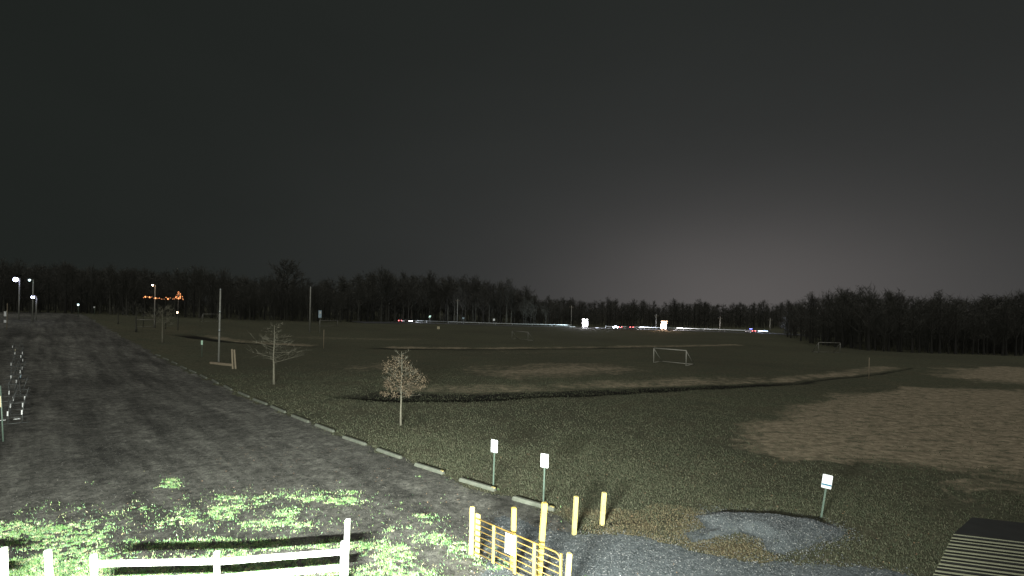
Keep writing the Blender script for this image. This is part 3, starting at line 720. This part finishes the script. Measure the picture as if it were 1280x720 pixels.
# ------------------------------------------------------------------ goals
def goal(a, b_, yt, label, deep, side=1, gm=None):
    gm = gm or M['goal_dim']
    a, b_ = np.array(GP(*a)), np.array(GP(*b_)); Wd = np.linalg.norm((b_-a)[:2]); an = math.atan2(b_[1]-a[1], b_[0]-a[0])
    t = thing('soccer_goal', label, 'goal', tuple(a), an, 'soccer goals on the field'); h = yt; r = .07
    smooth(MB().tube([(-.0, 0, h), (Wd, 0, h)], r, 8).build('crossbar', gm, t))
    for sx in (0, Wd):
        smooth(MB().tube([(sx, 0, -.05), (sx, 0, h-.02)], r, 8).build('upright', gm, t))
        smooth(MB().tube([(sx, 0, h-.05), (sx, side*deep, .03)], r*.7, 8).build('back_stay', gm, t))
        smooth(MB().tube([(sx, 0, .04), (sx, side*deep, .04)], r*.6, 6).build('ground_bar', gm, t))
    smooth(MB().tube([(0, side*deep, .04), (Wd, side*deep, .04)], r*.6, 6).build('rear_bar', gm, t))
goal((817, 453.5), (857.5, 457.5), 2.05, 'large pale soccer goal with sloping stays, in the middle of the field', 2.4, 1, M['goal'])
goal((640, 424), (660, 426), 2.0, 'dim soccer goal in front of the pale guard rail', 1.8)
goal((1023, 441), (1050, 441.5), 2.0, 'dim soccer goal near the dark wood at the field corner', 1.8)
goal((399.5, 408), (422, 409), 1.8, 'small soccer goal beneath the blue white board', 1.6)
goal((253.5, 402.5), (273, 403), 2.0, 'soccer goal partly behind the tall pale pole', 1.6)
goal((170.5, 409), (193, 410), 1.5, 'faint soccer goal between the small bare roadside trees', 1.4)

# ------------------------------------------------------------------ trees
def branchy(rs, H, trunk_r, spread, clear, nlimb, twigs, up=.6, twig_r=.012, lean=0, limb=.5):
    """a bare tree: trunk and a crown of limbs, branches and twigs"""
    r = random.Random(rs); tr = MB(); cr_ = MB()
    pts = []; xo = yo = 0
    for k in range(7):
        f = k/6; pts.append((xo+lean*f, yo, H*.92*f-.05*(k == 0))); xo += r.uniform(-.02, .02)*H*.35; yo += r.uniform(-.02, .02)*H*.35
    tr.tube(pts, [trunk_r*(1.25 if k == 0 else 1-.88*k/6) for k in range(7)], 7)
    P = np.array(pts)
    def on(f): q = f*6; i = min(int(q), 5); return P[i]*(1-(q-i))+P[i+1]*(q-i)
    def twig(p, d, L, w):
        p = np.array(p); q = p+d*L; s = np.cross(d, (r.uniform(-1, 1), r.uniform(-1, 1), r.uniform(-1, 1))); s = s/(np.linalg.norm(s)+1e-6)*w
        cr_.poly([p-s, p+s, q], [(0, 1, 2)])
    for k in range(nlimb):
        f = clear+(.98-clear)*(k+.5*r.random())/nlimb; p = on(f); a = k*2.4+r.uniform(-.5, .5)
        L = spread*(1.05-.75*((f-clear)/(1-clear))**1.3)*r.uniform(.7, 1.15)
        el = up*(.5+.9*f)+r.uniform(-.2, .2); d = np.array((math.cos(a)*math.cos(el), math.sin(a)*math.cos(el), math.sin(el)))
        m1 = p+d*L*.5+np.array((0, 0, .03*L)); m2 = p+d*L+np.array((r.uniform(-.1, .1), r.uniform(-.1, .1), .12))*L*.6
        r0 = trunk_r*(1-.8*f)*limb; cr_.tube([p, m1, m2], [r0, r0*.6, r0*.2], 4, False)
        for j in range(5):
            u = r.uniform(.25, 1); q = p*(1-u)+m2*u if u > .5 else p*(1-2*u)+m1*2*u
            d2 = d+np.array((r.gauss(0, .6), r.gauss(0, .6), r.gauss(.25, .45))); d2 /= np.linalg.norm(d2); L2 = L*r.uniform(.25, .55)
            e = q+d2*L2; cr_.tube([q, e], [r0*.35, r0*.12], 3, False)
            for _ in range(twigs):
                s = r.uniform(.2, 1); d3 = d2+np.array((r.gauss(0, .7), r.gauss(0, .7), r.gauss(.3, .5))); d3 /= np.linalg.norm(d3)
                twig(q*(1-s)+e*s, d3, L2*r.uniform(.4, .9), twig_r)
    return tr, cr_
def young_tree(px, ytop, ybase, label, rs, spread, clear, nl, tw, up, name='young_tree', twr=.008, m='bark_pale', tr_r=.07, depth=None):
    x, y, z = GP(px, ybase); h = CAM_H+ray(px, ytop)[1]*y-z
    t = thing(name, label, 'tree', (x, y, z)); a, b_ = branchy(rs, h/.97, tr_r, spread, clear, nl, tw, up, twr, 0, .22)
    smooth(a.build('trunk', M[m], t)); b_.build('crown', M['twig'] if m == 'bark' else M['bark_pale'], t); return t, h
young_tree(342.5, 402, 480.5, 'slim young bare tree with pale trunk and drooping thin branches on the turf', 4, 2.2, .36, 30, 5, .10, twr=.005, tr_r=.10)
young_tree(203, 383, 428.5, 'small bare tree by the lot edge with a twiggy pale brown crown', 9, 2.6, .42, 18, 5, .5, twr=.02, tr_r=.14)
young_tree(170, 378, 415, 'small bare tree by the lot edge with a thin dark crown', 12, 2.4, .4, 16, 5, .5, twr=.02, tr_r=.15, m='bark')
young_tree(147.5, 383, 405, 'little bare tree at the far end of the line of lot-edge trees', 15, 2.2, .4, 14, 4, .5, twr=.02, tr_r=.12, m='bark')
def leafy():
    x, y, z = GP(501, 531.5); h = CAM_H+ray(500.5, 436)[1]*y-z; r = random.Random(3)
    t = thing('young_oak', 'young tree with a clumpy crown of dry brown leaves and pale trunk', 'tree', (x, y, z))
    a, b_ = branchy(21, h/.95, .062, 1.15, .37, 22, 3, .35, .005, 0, .3)
    smooth(a.build('trunk', M['bark_pale'], t)); b_.build('limbs', M['bark_pale'], t)
    lf = MB(); clumps = []
    for u, v_, w in ((-.92,3.68,.3),(-1.0,3.32,.2),(-.64,3.84,.3),(-.36,3.92,.26),(-.52,3.44,.3),(-.16,3.64,.34),(.16,3.72,.3),(.28,3.36,.3),(.04,3.2,.3),(.52,3.24,.26),(.76,3.08,.2),
                     (-.2,2.8,.3),(-.52,2.72,.3),(-.88,2.6,.26),(.2,2.8,.34),(.52,2.8,.3),(.92,2.72,.3),(1.2,2.6,.26),(1.36,2.4,.12),
                     (-1.0,2.32,.22),(-1.08,1.96,.13),(-.68,2.44,.26),(-.28,2.4,.34),(.12,2.36,.3),(.6,2.32,.3),(1.0,2.32,.26),(.36,2.04,.26),(-.52,2.08,.22),(-.16,2.0,.22),(.68,2.08,.18),(-.76,2.0,.15),(.36,1.84,.13)):
        q = max(.25, 1.15-.8*abs(u)*.6)
        for k in range(1): clumps.append((u+r.uniform(-.06, .06), r.uniform(-q, q), v_+r.uniform(-.06, .06), w*.9))
    for cx, cy, cz, cs in clumps:
        for _ in range(int(34+150*cs)):
            p = np.array((cx+r.gauss(0, cs*.62), cy+r.gauss(0, cs*.62), cz+r.gauss(0, cs*.5))); d = np.array((r.gauss(0, 1), r.gauss(0, 1), r.gauss(-.3, .7))); d /= np.linalg.norm(d)
            s = np.cross(d, (r.gauss(0, 1), r.gauss(0, 1), r.gauss(0, 1))); s /= np.linalg.norm(s)+1e-6; L = r.uniform(.05, .11)
            lf.poly([p, p+d*L*.5+s*L*.38, p+d*L, p+d*L*.5-s*L*.38], [(0, 1, 2, 3)])
    lf.build('leaves', M['leaf'], t)
leafy()
# woods: base line and skyline as seen, each run with its own depth
PROT = []
for k in range(6):
    a, b_ = branchy(100+k, 10.0, .17+.03*(k % 3), 3.0+.5*(k % 3), .28+.06*(k % 3), 30, 7, .95, .022)
    PROT.append((a.mesh('trunk'), b_.mesh('crown')))
    for me, m in zip(PROT[-1], ('bark', 'twig')): me.materials.append(M[m])
M['bark_dark'] = mat('dark_bark', (.030,.029,.024), .95, noise=(2, (.018,.017,.014), .35, .7)); PROT2 = []
for a, b_ in PROT:
    a = a.copy(); a.materials.clear(); a.materials.append(M['bark_dark']); PROT2.append((a, b_))
WOOD = [  # group, label, [(px, base y, skyline y)], trees in the front row, rows behind
    ('bare trees edging the wood past the gravel lot', 'tall bare tree with grey trunk in the wood edge past the gravel lot', [(-60, 390, 322), (60, 390.3, 327), (150, 393, 332), (250, 397, 338), (320, 400, 343)], 42, 1),
    ('bare trees edging the wood behind the low goals', 'tall bare tree with pale grey trunk in the wood edge behind the low goal', [(300, 399.5, 343), (380, 401, 350), (440, 402, 340), (520, 402.5, 339), (600, 404.5, 346), (668, 406.5, 360)], 54, 1),
    ('bare trees beyond the guard rail', 'low bare tree in the far wood beyond the guard rail and vehicles', [(650, 406.6, 368), (720, 407, 373), (800, 408, 375), (900, 409.5, 377), (1000, 411, 378)], 60, 1),
    ('bare trees edging the dark wood by the field corner', 'bare tree with dark trunk in the wood edge beside the field corner', [(978, 420, 378), (1010, 428, 368), (1045, 434, 358), (1100, 439, 359), (1180, 442, 366), (1290, 445, 364), (1420, 449, 362)], 48, 1)]
LOW = []
def low_tree(x, y, z, h, r): LOW.append((x, y, z, h))
def low_mesh(T, nb=26, nt_=11):
    T = np.array(T); n = len(T); g = np.random.default_rng(3); o = T[:, :3]; h = T[:, 3]
    def tris(p, q, w):
        d = q-p; s_ = np.cross(d, g.normal(size=p.shape)); s_ = s_/(np.linalg.norm(s_, axis=-1, keepdims=True)+1e-6)*w[..., None]
        return np.stack([p-s_, p+s_, q], -2).reshape(-1, 3)
    out = []; up = np.zeros((n, 3)); up[:, 2] = h*.9; dn = o.copy(); dn[:, 2] -= .3
    for _ in range(2): out.append(tris(dn, o+up, .013*h))
    fr = g.uniform(.12, .97, (n, nb)); a = g.uniform(0, 6.283, (n, nb)); hh = h[:, None]; Lb = hh*.34*(1.1-.75*fr)*g.uniform(.6, 1.2, (n, nb)); el = g.uniform(.2, 1.2, (n, nb))
    p = o[:, None]+np.stack([0*fr, 0*fr, hh*fr*.9], -1); q = p+np.stack([Lb*np.cos(a)*np.cos(el), Lb*np.sin(a)*np.cos(el), Lb*np.sin(el)], -1)
    out.append(tris(p, q, np.broadcast_to(.006*hh, fr.shape)))
    u = g.uniform(.15, 1, (n, nb, nt_, 1)); b0 = p[:, :, None]*(1-u)+q[:, :, None]*u; d = g.normal(size=b0.shape); d[..., 2] = d[..., 2]*.7+.7; d /= np.linalg.norm(d, axis=-1, keepdims=True)
    H4 = h[:, None, None, None]; out.append(tris(b0, b0+d*H4*g.uniform(.05, .16, u.shape), np.broadcast_to(.0038*H4[..., 0], u.shape[:3])))
    V_ = np.concatenate(out); return V_, np.arange(len(V_)).reshape(-1, 3)
rw = random.Random(77)
ntree = 0
for grp, lab, line, nfront, rows in WOOD:
    xs = [p[0] for p in line]; ybs = [p[1] for p in line]; yts = [p[2] for p in line]
    for k in range(nfront):
        px_ = xs[0]+(xs[-1]-xs[0])*(k+rw.uniform(.1, .9))/nfront; g = G(px_, float(np.interp(px_, xs, ybs))+rw.uniform(-.4, .6)); yt = float(np.interp(px_, xs, yts))
        x, y = g[0], g[1]; z = tz(x, y); top = CAM_H+ray(px_, yt)[1]*y-z; h = top*rw.choice((.62, .75, .85, .92, .97, 1.04))
        t = thing('bare_tree', lab, 'tree', (x, y, z-.05), rw.uniform(0, 6.28), grp); s = h/10.3; t.scale = (s*rw.uniform(.8, 1.1),)*2+(s,)
        tm, cm = (PROT2 if 'corner' in grp or 'beyond' in grp or rw.random() < .5 else PROT)[rw.randrange(6)]; link('trunk', tm, None, t); link('crown', cm, None, t); ntree += 1
    for k in range(int(nfront*9)):
        px_ = xs[0]+(xs[-1]-xs[0])*rw.random(); g = G(px_, float(np.interp(px_, xs, ybs))); yt = float(np.interp(px_, xs, yts))
        dd = 1+rw.uniform(.03, .30); x, y = g[0]*dd, g[1]*dd; z = tz(x, y); h = (CAM_H+ray(px_, yt)[1]*y-z)*rw.uniform(.55, 1.0); low_tree(x, y, z, h, rw)
    # undergrowth along the edge
    for k in range(nfront*7):
        px_ = xs[0]+(xs[-1]-xs[0])*rw.random(); g = G(px_, float(np.interp(px_, xs, ybs))); dd = 1+rw.uniform(0, .2); x, y = g[0]*dd, g[1]*dd; low_tree(x, y, tz(x, y), rw.uniform(1.5, 5.0), rw)
wo_ = link('woodland', npmesh('woodland', *low_mesh(LOW)), M['twig']); tag(wo_, 'dense bare winter woodland filling in behind the front trees', 'woodland', kind='stuff')
# broad old tree standing above the others
x, y, z = GP(336, 400); h = CAM_H+ray(336, 322)[1]*y-z
t = thing('broad_tree', 'broad dense dark tree rising above the wood behind the tall pale pole', 'tree', (x, y*1.08, z-.05)); a, b_ = branchy(55, h, .42, h*.36, .35, 46, 14, .7, .05)
a.build('trunk', M['bark'], t); b_.build('crown', M['twig'], t)

# ------------------------------------------------------------------ road, guard rails, poles, vehicles
RL = [GP(x_, y_) for x_, y_ in ((430, 401.5), (505, 402.5), (560, 404.3), (640, 407), (715, 408.6), (757, 410.3), (830, 412.2), (880, 413.6), (960, 416.6), (1040, 420))]
RLn = np.array(RL)
def offset(P, d):
    o = []
    for i in range(len(P)):
        t_ = P[min(i+1, len(P)-1)]-P[max(i-1, 0)]; n_ = np.array((-t_[1], t_[0], 0))/np.linalg.norm(t_[:2]); o.append(P[i]+n_*d)
    return np.array(o)
a, b_ = offset(RLn, -9.0), offset(RLn, -1.2); mb = MB()
for q in (a, b_): q[:, 2] = [tz(*p[:2])+.14 for p in q]
n = len(a); dz_ = np.array((0, 0, .5)); mb.poly(list(a)+list(b_)+list(a-dz_)+list(b_-dz_), [(i, i+1, n+i+1, n+i) for i in range(n-1)]+[(2*n+i, 2*n+i+1, i+1, i) for i in range(n-1)]+[(n+i, n+i+1, 3*n+i+1, 3*n+i) for i in range(n-1)]); tag(mb.build('road', M['asphalt']), 'dark asphalt road along the far side of the field', 'road', kind='structure')
def rail_run(P, label, m):
    P = np.array(P); org = P[0]; t = thing('guard_rail', label, 'guard rail', tuple(org)); z0 = .42
    for i in range(len(P)-1):
        A_, B_ = P[i]-org, P[i+1]-org; L = np.linalg.norm(B_-A_); k = max(1, int(L/8))
        for j in range(k):
            p, q = A_+(B_-A_)*j/k, A_+(B_-A_)*(j+1)/k; d = (q-p); nrm = np.array((d[1], -d[0], 0))/np.linalg.norm(d[:2])*.06; b = MB(); prof = [(.0, .78), (1, .70), (.0, .62), (1, .54), (0, .46)]
            v = [tuple(e+nrm*o_+np.array((0, 0, zz+z0-.2))) for e in (p, q) for o_, zz in prof]+[tuple(e-nrm*.5+np.array((0, 0, zz+z0-.2))) for e in (p, q) for zz in (.78, .46)]
            b.poly(v, [(c, c+1, 6+c, 5+c) for c in range(4)]+[(10, 12, 13, 11), (0, 5, 12, 10), (4, 11, 13, 9)]); b.build('beam', m, t)
            if 'pm' not in rail_run.__dict__: rail_run.pm = MB().box((0, 0, .5), (.14, .16, 1.1)).mesh('post')
            link('post', rail_run.pm, M['galv'], t, tuple(p-nrm*2.2))
def seg(i0, i1): return RLn[i0:i1+1]
rail_run(seg(1, 3), 'patchy dim steel guard rail leading away from the vehicle with red tail lights', M['galv'])
rail_run(seg(3, 4), 'pale steel guard rail behind the dim goal', M['rail_white'])
rail_run(seg(5, 8), 'added pale rail standing in for a light trail between the trucks', M['rail_white'])  # run added to carry the bright streak of a light trail
def road_pole(px_, yt, yb, lab):
    t, h = simple_post('utility_pole', px_, yt, yb, .2, M['pole'], lab, 'pole', group='utility poles by the road')
    MB().box((0, 0, h-.7), (2.0, .12, .14), bev=.02).build('cross_arm', M['wood'], t)
    for s in (-.85, 0, .85): MB().tube([(s, 0, h-.63), (s, 0, h-.42)], [.05, .035], 6).build('insulator', M['galv'], t)
for px_, yt, yb, lab in ((571.5, 374, 405, 'utility pole beside the dim patchy guard rail'), (714, 382, 408, 'utility pole at the end of the pale guard rail'), (820, 393, 411.3, 'utility pole beside the orange-lit truck'), (900, 396, 414, 'utility pole past the end of the orange-lit truck'), (962.5, 398, 416, 'utility pole past the car with blue light')): road_pole(px_, yt, yb, lab)
def small_sign(px_, yt, yb, m, lab):
    t, h = simple_post('road_sign', px_, yt, yb, .07, M['galv'], lab, 'sign'); MB().box((0, -.09, h-.45), (.85, .03, .85), bev=.03).build('plate', m, t)
small_sign(578.8, 396.5, 405.5, M['plate_b'], 'small pale blue road sign beside the utility pole and patchy guard rail')
small_sign(617.3, 398.5, 406.5, M['plate'], 'small white road sign at the start of the pale guard rail')
small_sign(537.3, 394.5, 403.5, M['mark_green'], 'small greenish road sign above the patchy guard rail')
small_sign(548, 408, 413, M['tan'], 'little tan marker in the turf before the patchy guard rail')

def wheels(t, xs, w, r, m=M):
    if not hasattr(wheels, 'me'):
        b = MB(); b.tube([(0, -.11, 0), (0, .11, 0)], .34, 14); wheels.me = b.mesh('wheel'); wheels.me.materials.append(M['rubber']); b = MB(); b.tube([(0, -.125, 0), (0, .125, 0)], .19, 10); wheels.rim = b.mesh('rim'); wheels.rim.materials.append(M['galv'])
    for x_ in xs:
        for s in (-1, 1):
            o = link('wheel', wheels.me, None, t, (x_, s*w, r)); o.scale = (r/.34, 1.2, r/.34); link('rim', wheels.rim, None, o)
def car(loc, rz, label, m, headm, tailm, blue=False):
    t = thing('car', label, 'car', loc, rz, 'vehicles on the far road')
    sec = [(-2.2, .35), (-2.25, .75), (-2.1, .95), (-1.3, 1.0), (.9, .98), (1.9, .84), (2.2, .65), (2.2, .35)]
    b = MB(); n = len(sec); b.v = [(x_, s*.86, z_) for s in (-1, 1) for x_, z_ in sec]; b.f = [list(range(n)), list(range(n, 2*n))[::-1]]+[[i, n+i, n+(i+1) % n, (i+1) % n] for i in range(n)]; b.build('body', m, t)
    sec = [(-1.75, .98), (-1.2, 1.46), (.2, 1.48), (1.0, .97)]; b = MB(); b.v = [(x_, s*(.80 if z_ < 1.2 else .66), z_) for s in (-1, 1) for x_, z_ in sec]; n = 4; b.f = [[0,1,2,3], [7,6,5,4]]+[[i, n+i, n+(i+1) % n, (i+1) % n] for i in range(n)]; b.build('cabin', M['glass'], t)
    wheels(t, (-1.35, 1.35), .76, .33)
    for s in (-1, 1):
        MB().tube([(2.17, s*.6, .68), (2.24, s*.6, .68)], .13, 10).build('headlight', headm, t); MB().box((-2.25, s*.62, .8), (.06, .34, .16), bev=.01).build('tail_light', tailm, t)
    if blue: MB().box((-.4, 0, 1.53), (.28, 1.1, .12), bev=.03).build('roof_lamp', M['blue_led'], t)
    return t
def truck(loc, rz, label, m, lampm, barm):
    t = thing('truck', label, 'truck', loc, rz, 'vehicles on the far road')
    MB().box((-1.6, 0, 2.0), (5.4, 2.4, 2.6), bev=.06).build('cargo_box', M['wall_pale'], t)
    sec = [(1.2, .5), (1.2, 2.5), (2.2, 2.5), (2.75, 1.55), (3.3, 1.4), (3.35, .5)]; n = 6; b = MB(); b.v = [(x_, s*1.1, z_) for s in (-1, 1) for x_, z_ in sec]; b.f = [list(range(n)), list(range(n, 2*n))[::-1]]+[[i, n+i, n+(i+1) % n, (i+1) % n] for i in range(n)]; b.build('cab', m, t)
    MB().poly([(2.28, -.95, 2.42), (2.28, .95, 2.42), (2.78, .95, 1.6), (2.78, -.95, 1.6)], [(0, 1, 2, 3)]).build('windscreen', M['glass'], t)
    MB().box((0, 0, .55), (6.4, 1.0, .22)).build('chassis', M['dark'], t); wheels(t, (-2.6, 2.4), .98, .46)
    for s in (-1, 1):
        for z_ in (.75, 1.25): MB().tube([(3.32, s*.72, z_), (3.42, s*.72, z_)], .34, 12).build('headlight', lampm, t)
    MB().box((1.75, 0, 2.62), (.3, 2.1, .42), bev=.04).build('glare_bar', barm, t)  # added glowing bar, part of the imitated lens bloom
    MB().tube([(2.9, 0, 1.75), (3.46, 0, 1.75), (3.50, 0, 1.75)], [.9, 1.12, 1.0], 20).build('glare_disc', lampm, t)  # added glowing disc that imitates the round glare
    for s in (-.9, -.3, .3, .9): MB().tube([(1.0, s, 3.38), (1.14, s, 3.38)], .2, 10).build('glare_lamp', barm, t)  # added lamps that fill out the painted glare
    return t
def beam(loc, aim, e, col, size=100):  # added spot that brightens the rail, apart from the vehicles' own headlights
    import mathutils
    ld = bpy.data.lights.new('rail_light', 'SPOT'); ld.energy = e; ld.color = col; ld.spot_size = R(size); ld.spot_blend = .6; ld.shadow_soft_size = .2
    o = bpy.data.objects.new('rail_light', ld); COL.objects.link(o); o.location = loc; o.rotation_mode = 'QUATERNION'; o.rotation_quaternion = (mathutils.Vector(aim)-mathutils.Vector(loc)).to_track_quat('-Z', 'Y')
def on_road(px_, off):
    i = np.interp(px_, [430, 505, 560, 640, 715, 757, 830, 880, 960, 1040], np.arange(10)); P = offset(RLn, off); k = int(min(i, 8)); p = P[k]*(1-(i-k))+P[k+1]*(i-k); d = P[k+1]-P[k]
    return (p[0], p[1], tz(p[0], p[1])+.145), math.atan2(d[1], d[0])
l, a = on_road(733, -3.4); truck(l, R(-100), 'box truck facing the field with blazing white headlights and added glare lamps', M['car_paint2'], M['head'], M['head'])
l, a = on_road(829, -3.4); truck(l, R(-112), 'box truck with orange white lamps and added glare lamps beside the light-trail rail', M['car_paint'], M['head_warm'], M['head_warm'])
l, a = on_road(773, -4.2); car(l, a+R(150)-math.pi/2+R(60), 'dark car with small red lights close behind the white-lit truck', M['car_paint'], M['tail'], M['tail'])
l, a = on_road(788, -4.4); car(l, R(95), 'dark car seen from behind with two pink red tail lights', M['car_paint'], M['head'], M['tail'])
l, a = on_road(940, -4.0); car(l, R(100), 'dark car with blue roof lamp and red tail lights by the last utility pole', M['car_paint'], M['head'], M['tail'], True)
l, a = on_road(492, -4.0); car(l, R(88), 'car with wide glowing red tail lights at the end of the patchy guard rail', M['car_paint'], M['head'], M['tail'])
l, a = on_road(505.5, -4.2); car(l, R(-75), 'car with white headlights beside the red-lit car', M['car_paint2'], M['head'], M['tail'])
for px_, aimx, e, col in ((742, 800, 30000, (.80,.84,1.0)), (792, 850, 30000, (.85,.85,1.0)), (838, 885, 26000, (1.0,.9,.92)), (943, 965, 16000, (.6,.7,1.0)), (724, 640, 22000, (.80,.95,1.0)), (512, 560, 9000, (.85,.9,1.0))):
    p0, _ = on_road(px_, -2.6); p1, _ = on_road(aimx, 0.0); beam((p0[0], p0[1], p0[2]+.9), (p1[0], p1[1], p1[2]+.4), e, col, 80)

# ------------------------------------------------------------------ buildings and lights past the lot
def lamp_post(px_, yt, depth, m, lab, r=.35):
    t, h = simple_post('lamp_post', px_, yt, 380, .12, M['pole'], lab, 'street lamp', depth=depth)
    MB().tube([(0, 0, h-.1), (0, -.5, h+.1)], .06, 6).build('arm', M['pole'], t); MB().box((0, -.7, h+.12), (.5, .8, .16), bev=.05).build('lamp_head', M['dark'], t)
    b = MB(); b.tube([(0, -.7, h+.02+r*u) for u in (0, -.3, -1, -1.7, -2)], [r*.3, r*.8, r, r*.8, r*.2], 10); b.build('lamp_glass', m, t)
lamp_post(23.8, 347.5, 88, M['lamp_white'], 'tall lamp post with the brightest white light past the gravel lot', .36)
lamp_post(41, 349.5, 88, M['lamp_reflector_teal'], 'lamp post with a small faint teal white light past the gravel lot', .17)
lamp_post(45.5, 370, 90, M['lamp_white'], 'short lamp post with a wide low white light past the gravel lot', .26)
bul = []
X0, Y0, _ = at_depth(200, 370, 125)
for px_, py_ in [(179+2.6*k+rw.uniform(-.5, .5), 370+1.6*min(1, k/9)+rw.uniform(-1.2, 1.2)) for k in range(18)]+[(205, 369), (207, 370), (199, 369.5), (214, 370.3)]: bul.append(at_depth(px_, py_+1.2, 96))
def light_string(name, pts, lab, base, r0=.10, cat='light string', m='orange_bulb'):
    org = np.array(base); t = thing(name, lab, cat, base)
    cab = MB()
    for i in range(len(pts)-1): cab.tube([np.array(pts[i])-org, np.array(pts[i+1])-org], .02, 4, False)
    cab.build('cable', M['dark'], t)
    for p in pts:
        q = np.array(p)-org; r = r0*rw.choice((.35, .45, .6, .9, 1.3)); MB().tube([q+np.array((0, 0, -r)), q, q+np.array((0, 0, r))], [r*.4, r, r*.4], 6).build('bulb', M[m], t)
    return t
fz = tz(bul[0][0], bul[0][1])
fb = sorted(bul[:18], key=lambda q: q[0])
t = light_string('festive_fence', fb, 'row of orange festive bulbs on a low fence before the wood', (fb[0][0], fb[0][1], tz(fb[0][0], fb[0][1])), .12)
for k in (0, 6, 11, 17):
    q = np.array(fb[k]); g = tz(q[0], q[1]); MB().tube([(q[0]-fb[0][0], .06, g-tz(fb[0][0], fb[0][1])), (q[0]-fb[0][0], .06, q[2]-tz(fb[0][0], fb[0][1]))], .05, 6).build('post', M['wall_dark'], t)
# cone of bulbs
cx, cy, cz = at_depth(223, 374.5, 97); g = tz(cx, cy); hh = CAM_H+ray(223, 364.5)[1]*97
cone = []
for k in range(30):
    f = (k/29)**1.3*.96; rr = .80*(1-f)+.05; a = k*1.1; cone.append((cx+rr*math.cos(a)+rw.uniform(-.1, .1), cy+rr*math.sin(a), cz*(1-f)+hh*f+rw.uniform(-.12, .12)))
t = light_string('lit_cone_tree', cone, 'cone of orange festive lights wound round a mast before the wood', (cx, cy, g), .075, 'light tree')
smooth(MB().tube([(0, 0, -.05), (0, 0, hh-g)], .06, 6).build('mast', M['pole'], t))
lamp_post(193.5, 356, 97, M['head_warm'], 'thin lamp post with a small warm light above the festive bulbs', .13)
def reflector(px_, py_, depth, m, lab):
    x, y, zz = at_depth(px_, py_, depth); z = tz(x, y); h = max(zz-z, .5); t = thing('reflector_post', lab, 'marker', (x, y, z)); smooth(MB().tube([(0, 0, -.1), (0, 0, h)], .04, 6).build('post', M['post_steel'], t))
    MB().box((0, -.05, h), (.34, .03, .36), bev=.05).build('reflector', m, t)
reflector(98, 381, 105, M['lamp_reflector_teal'], 'marker post with a small white reflector lit by emission at the far end of the lot')  # reflector glows by emission in place of light it returns
reflector(222.5, 390.5, 100, M['head_warm'], 'marker post with a small warm reflector lit by emission below the festive lights')  # emission again replaces the reflected light
reflector(118, 384, 112, M['plate'], 'marker post with a dim white plate at the far end of the lot')
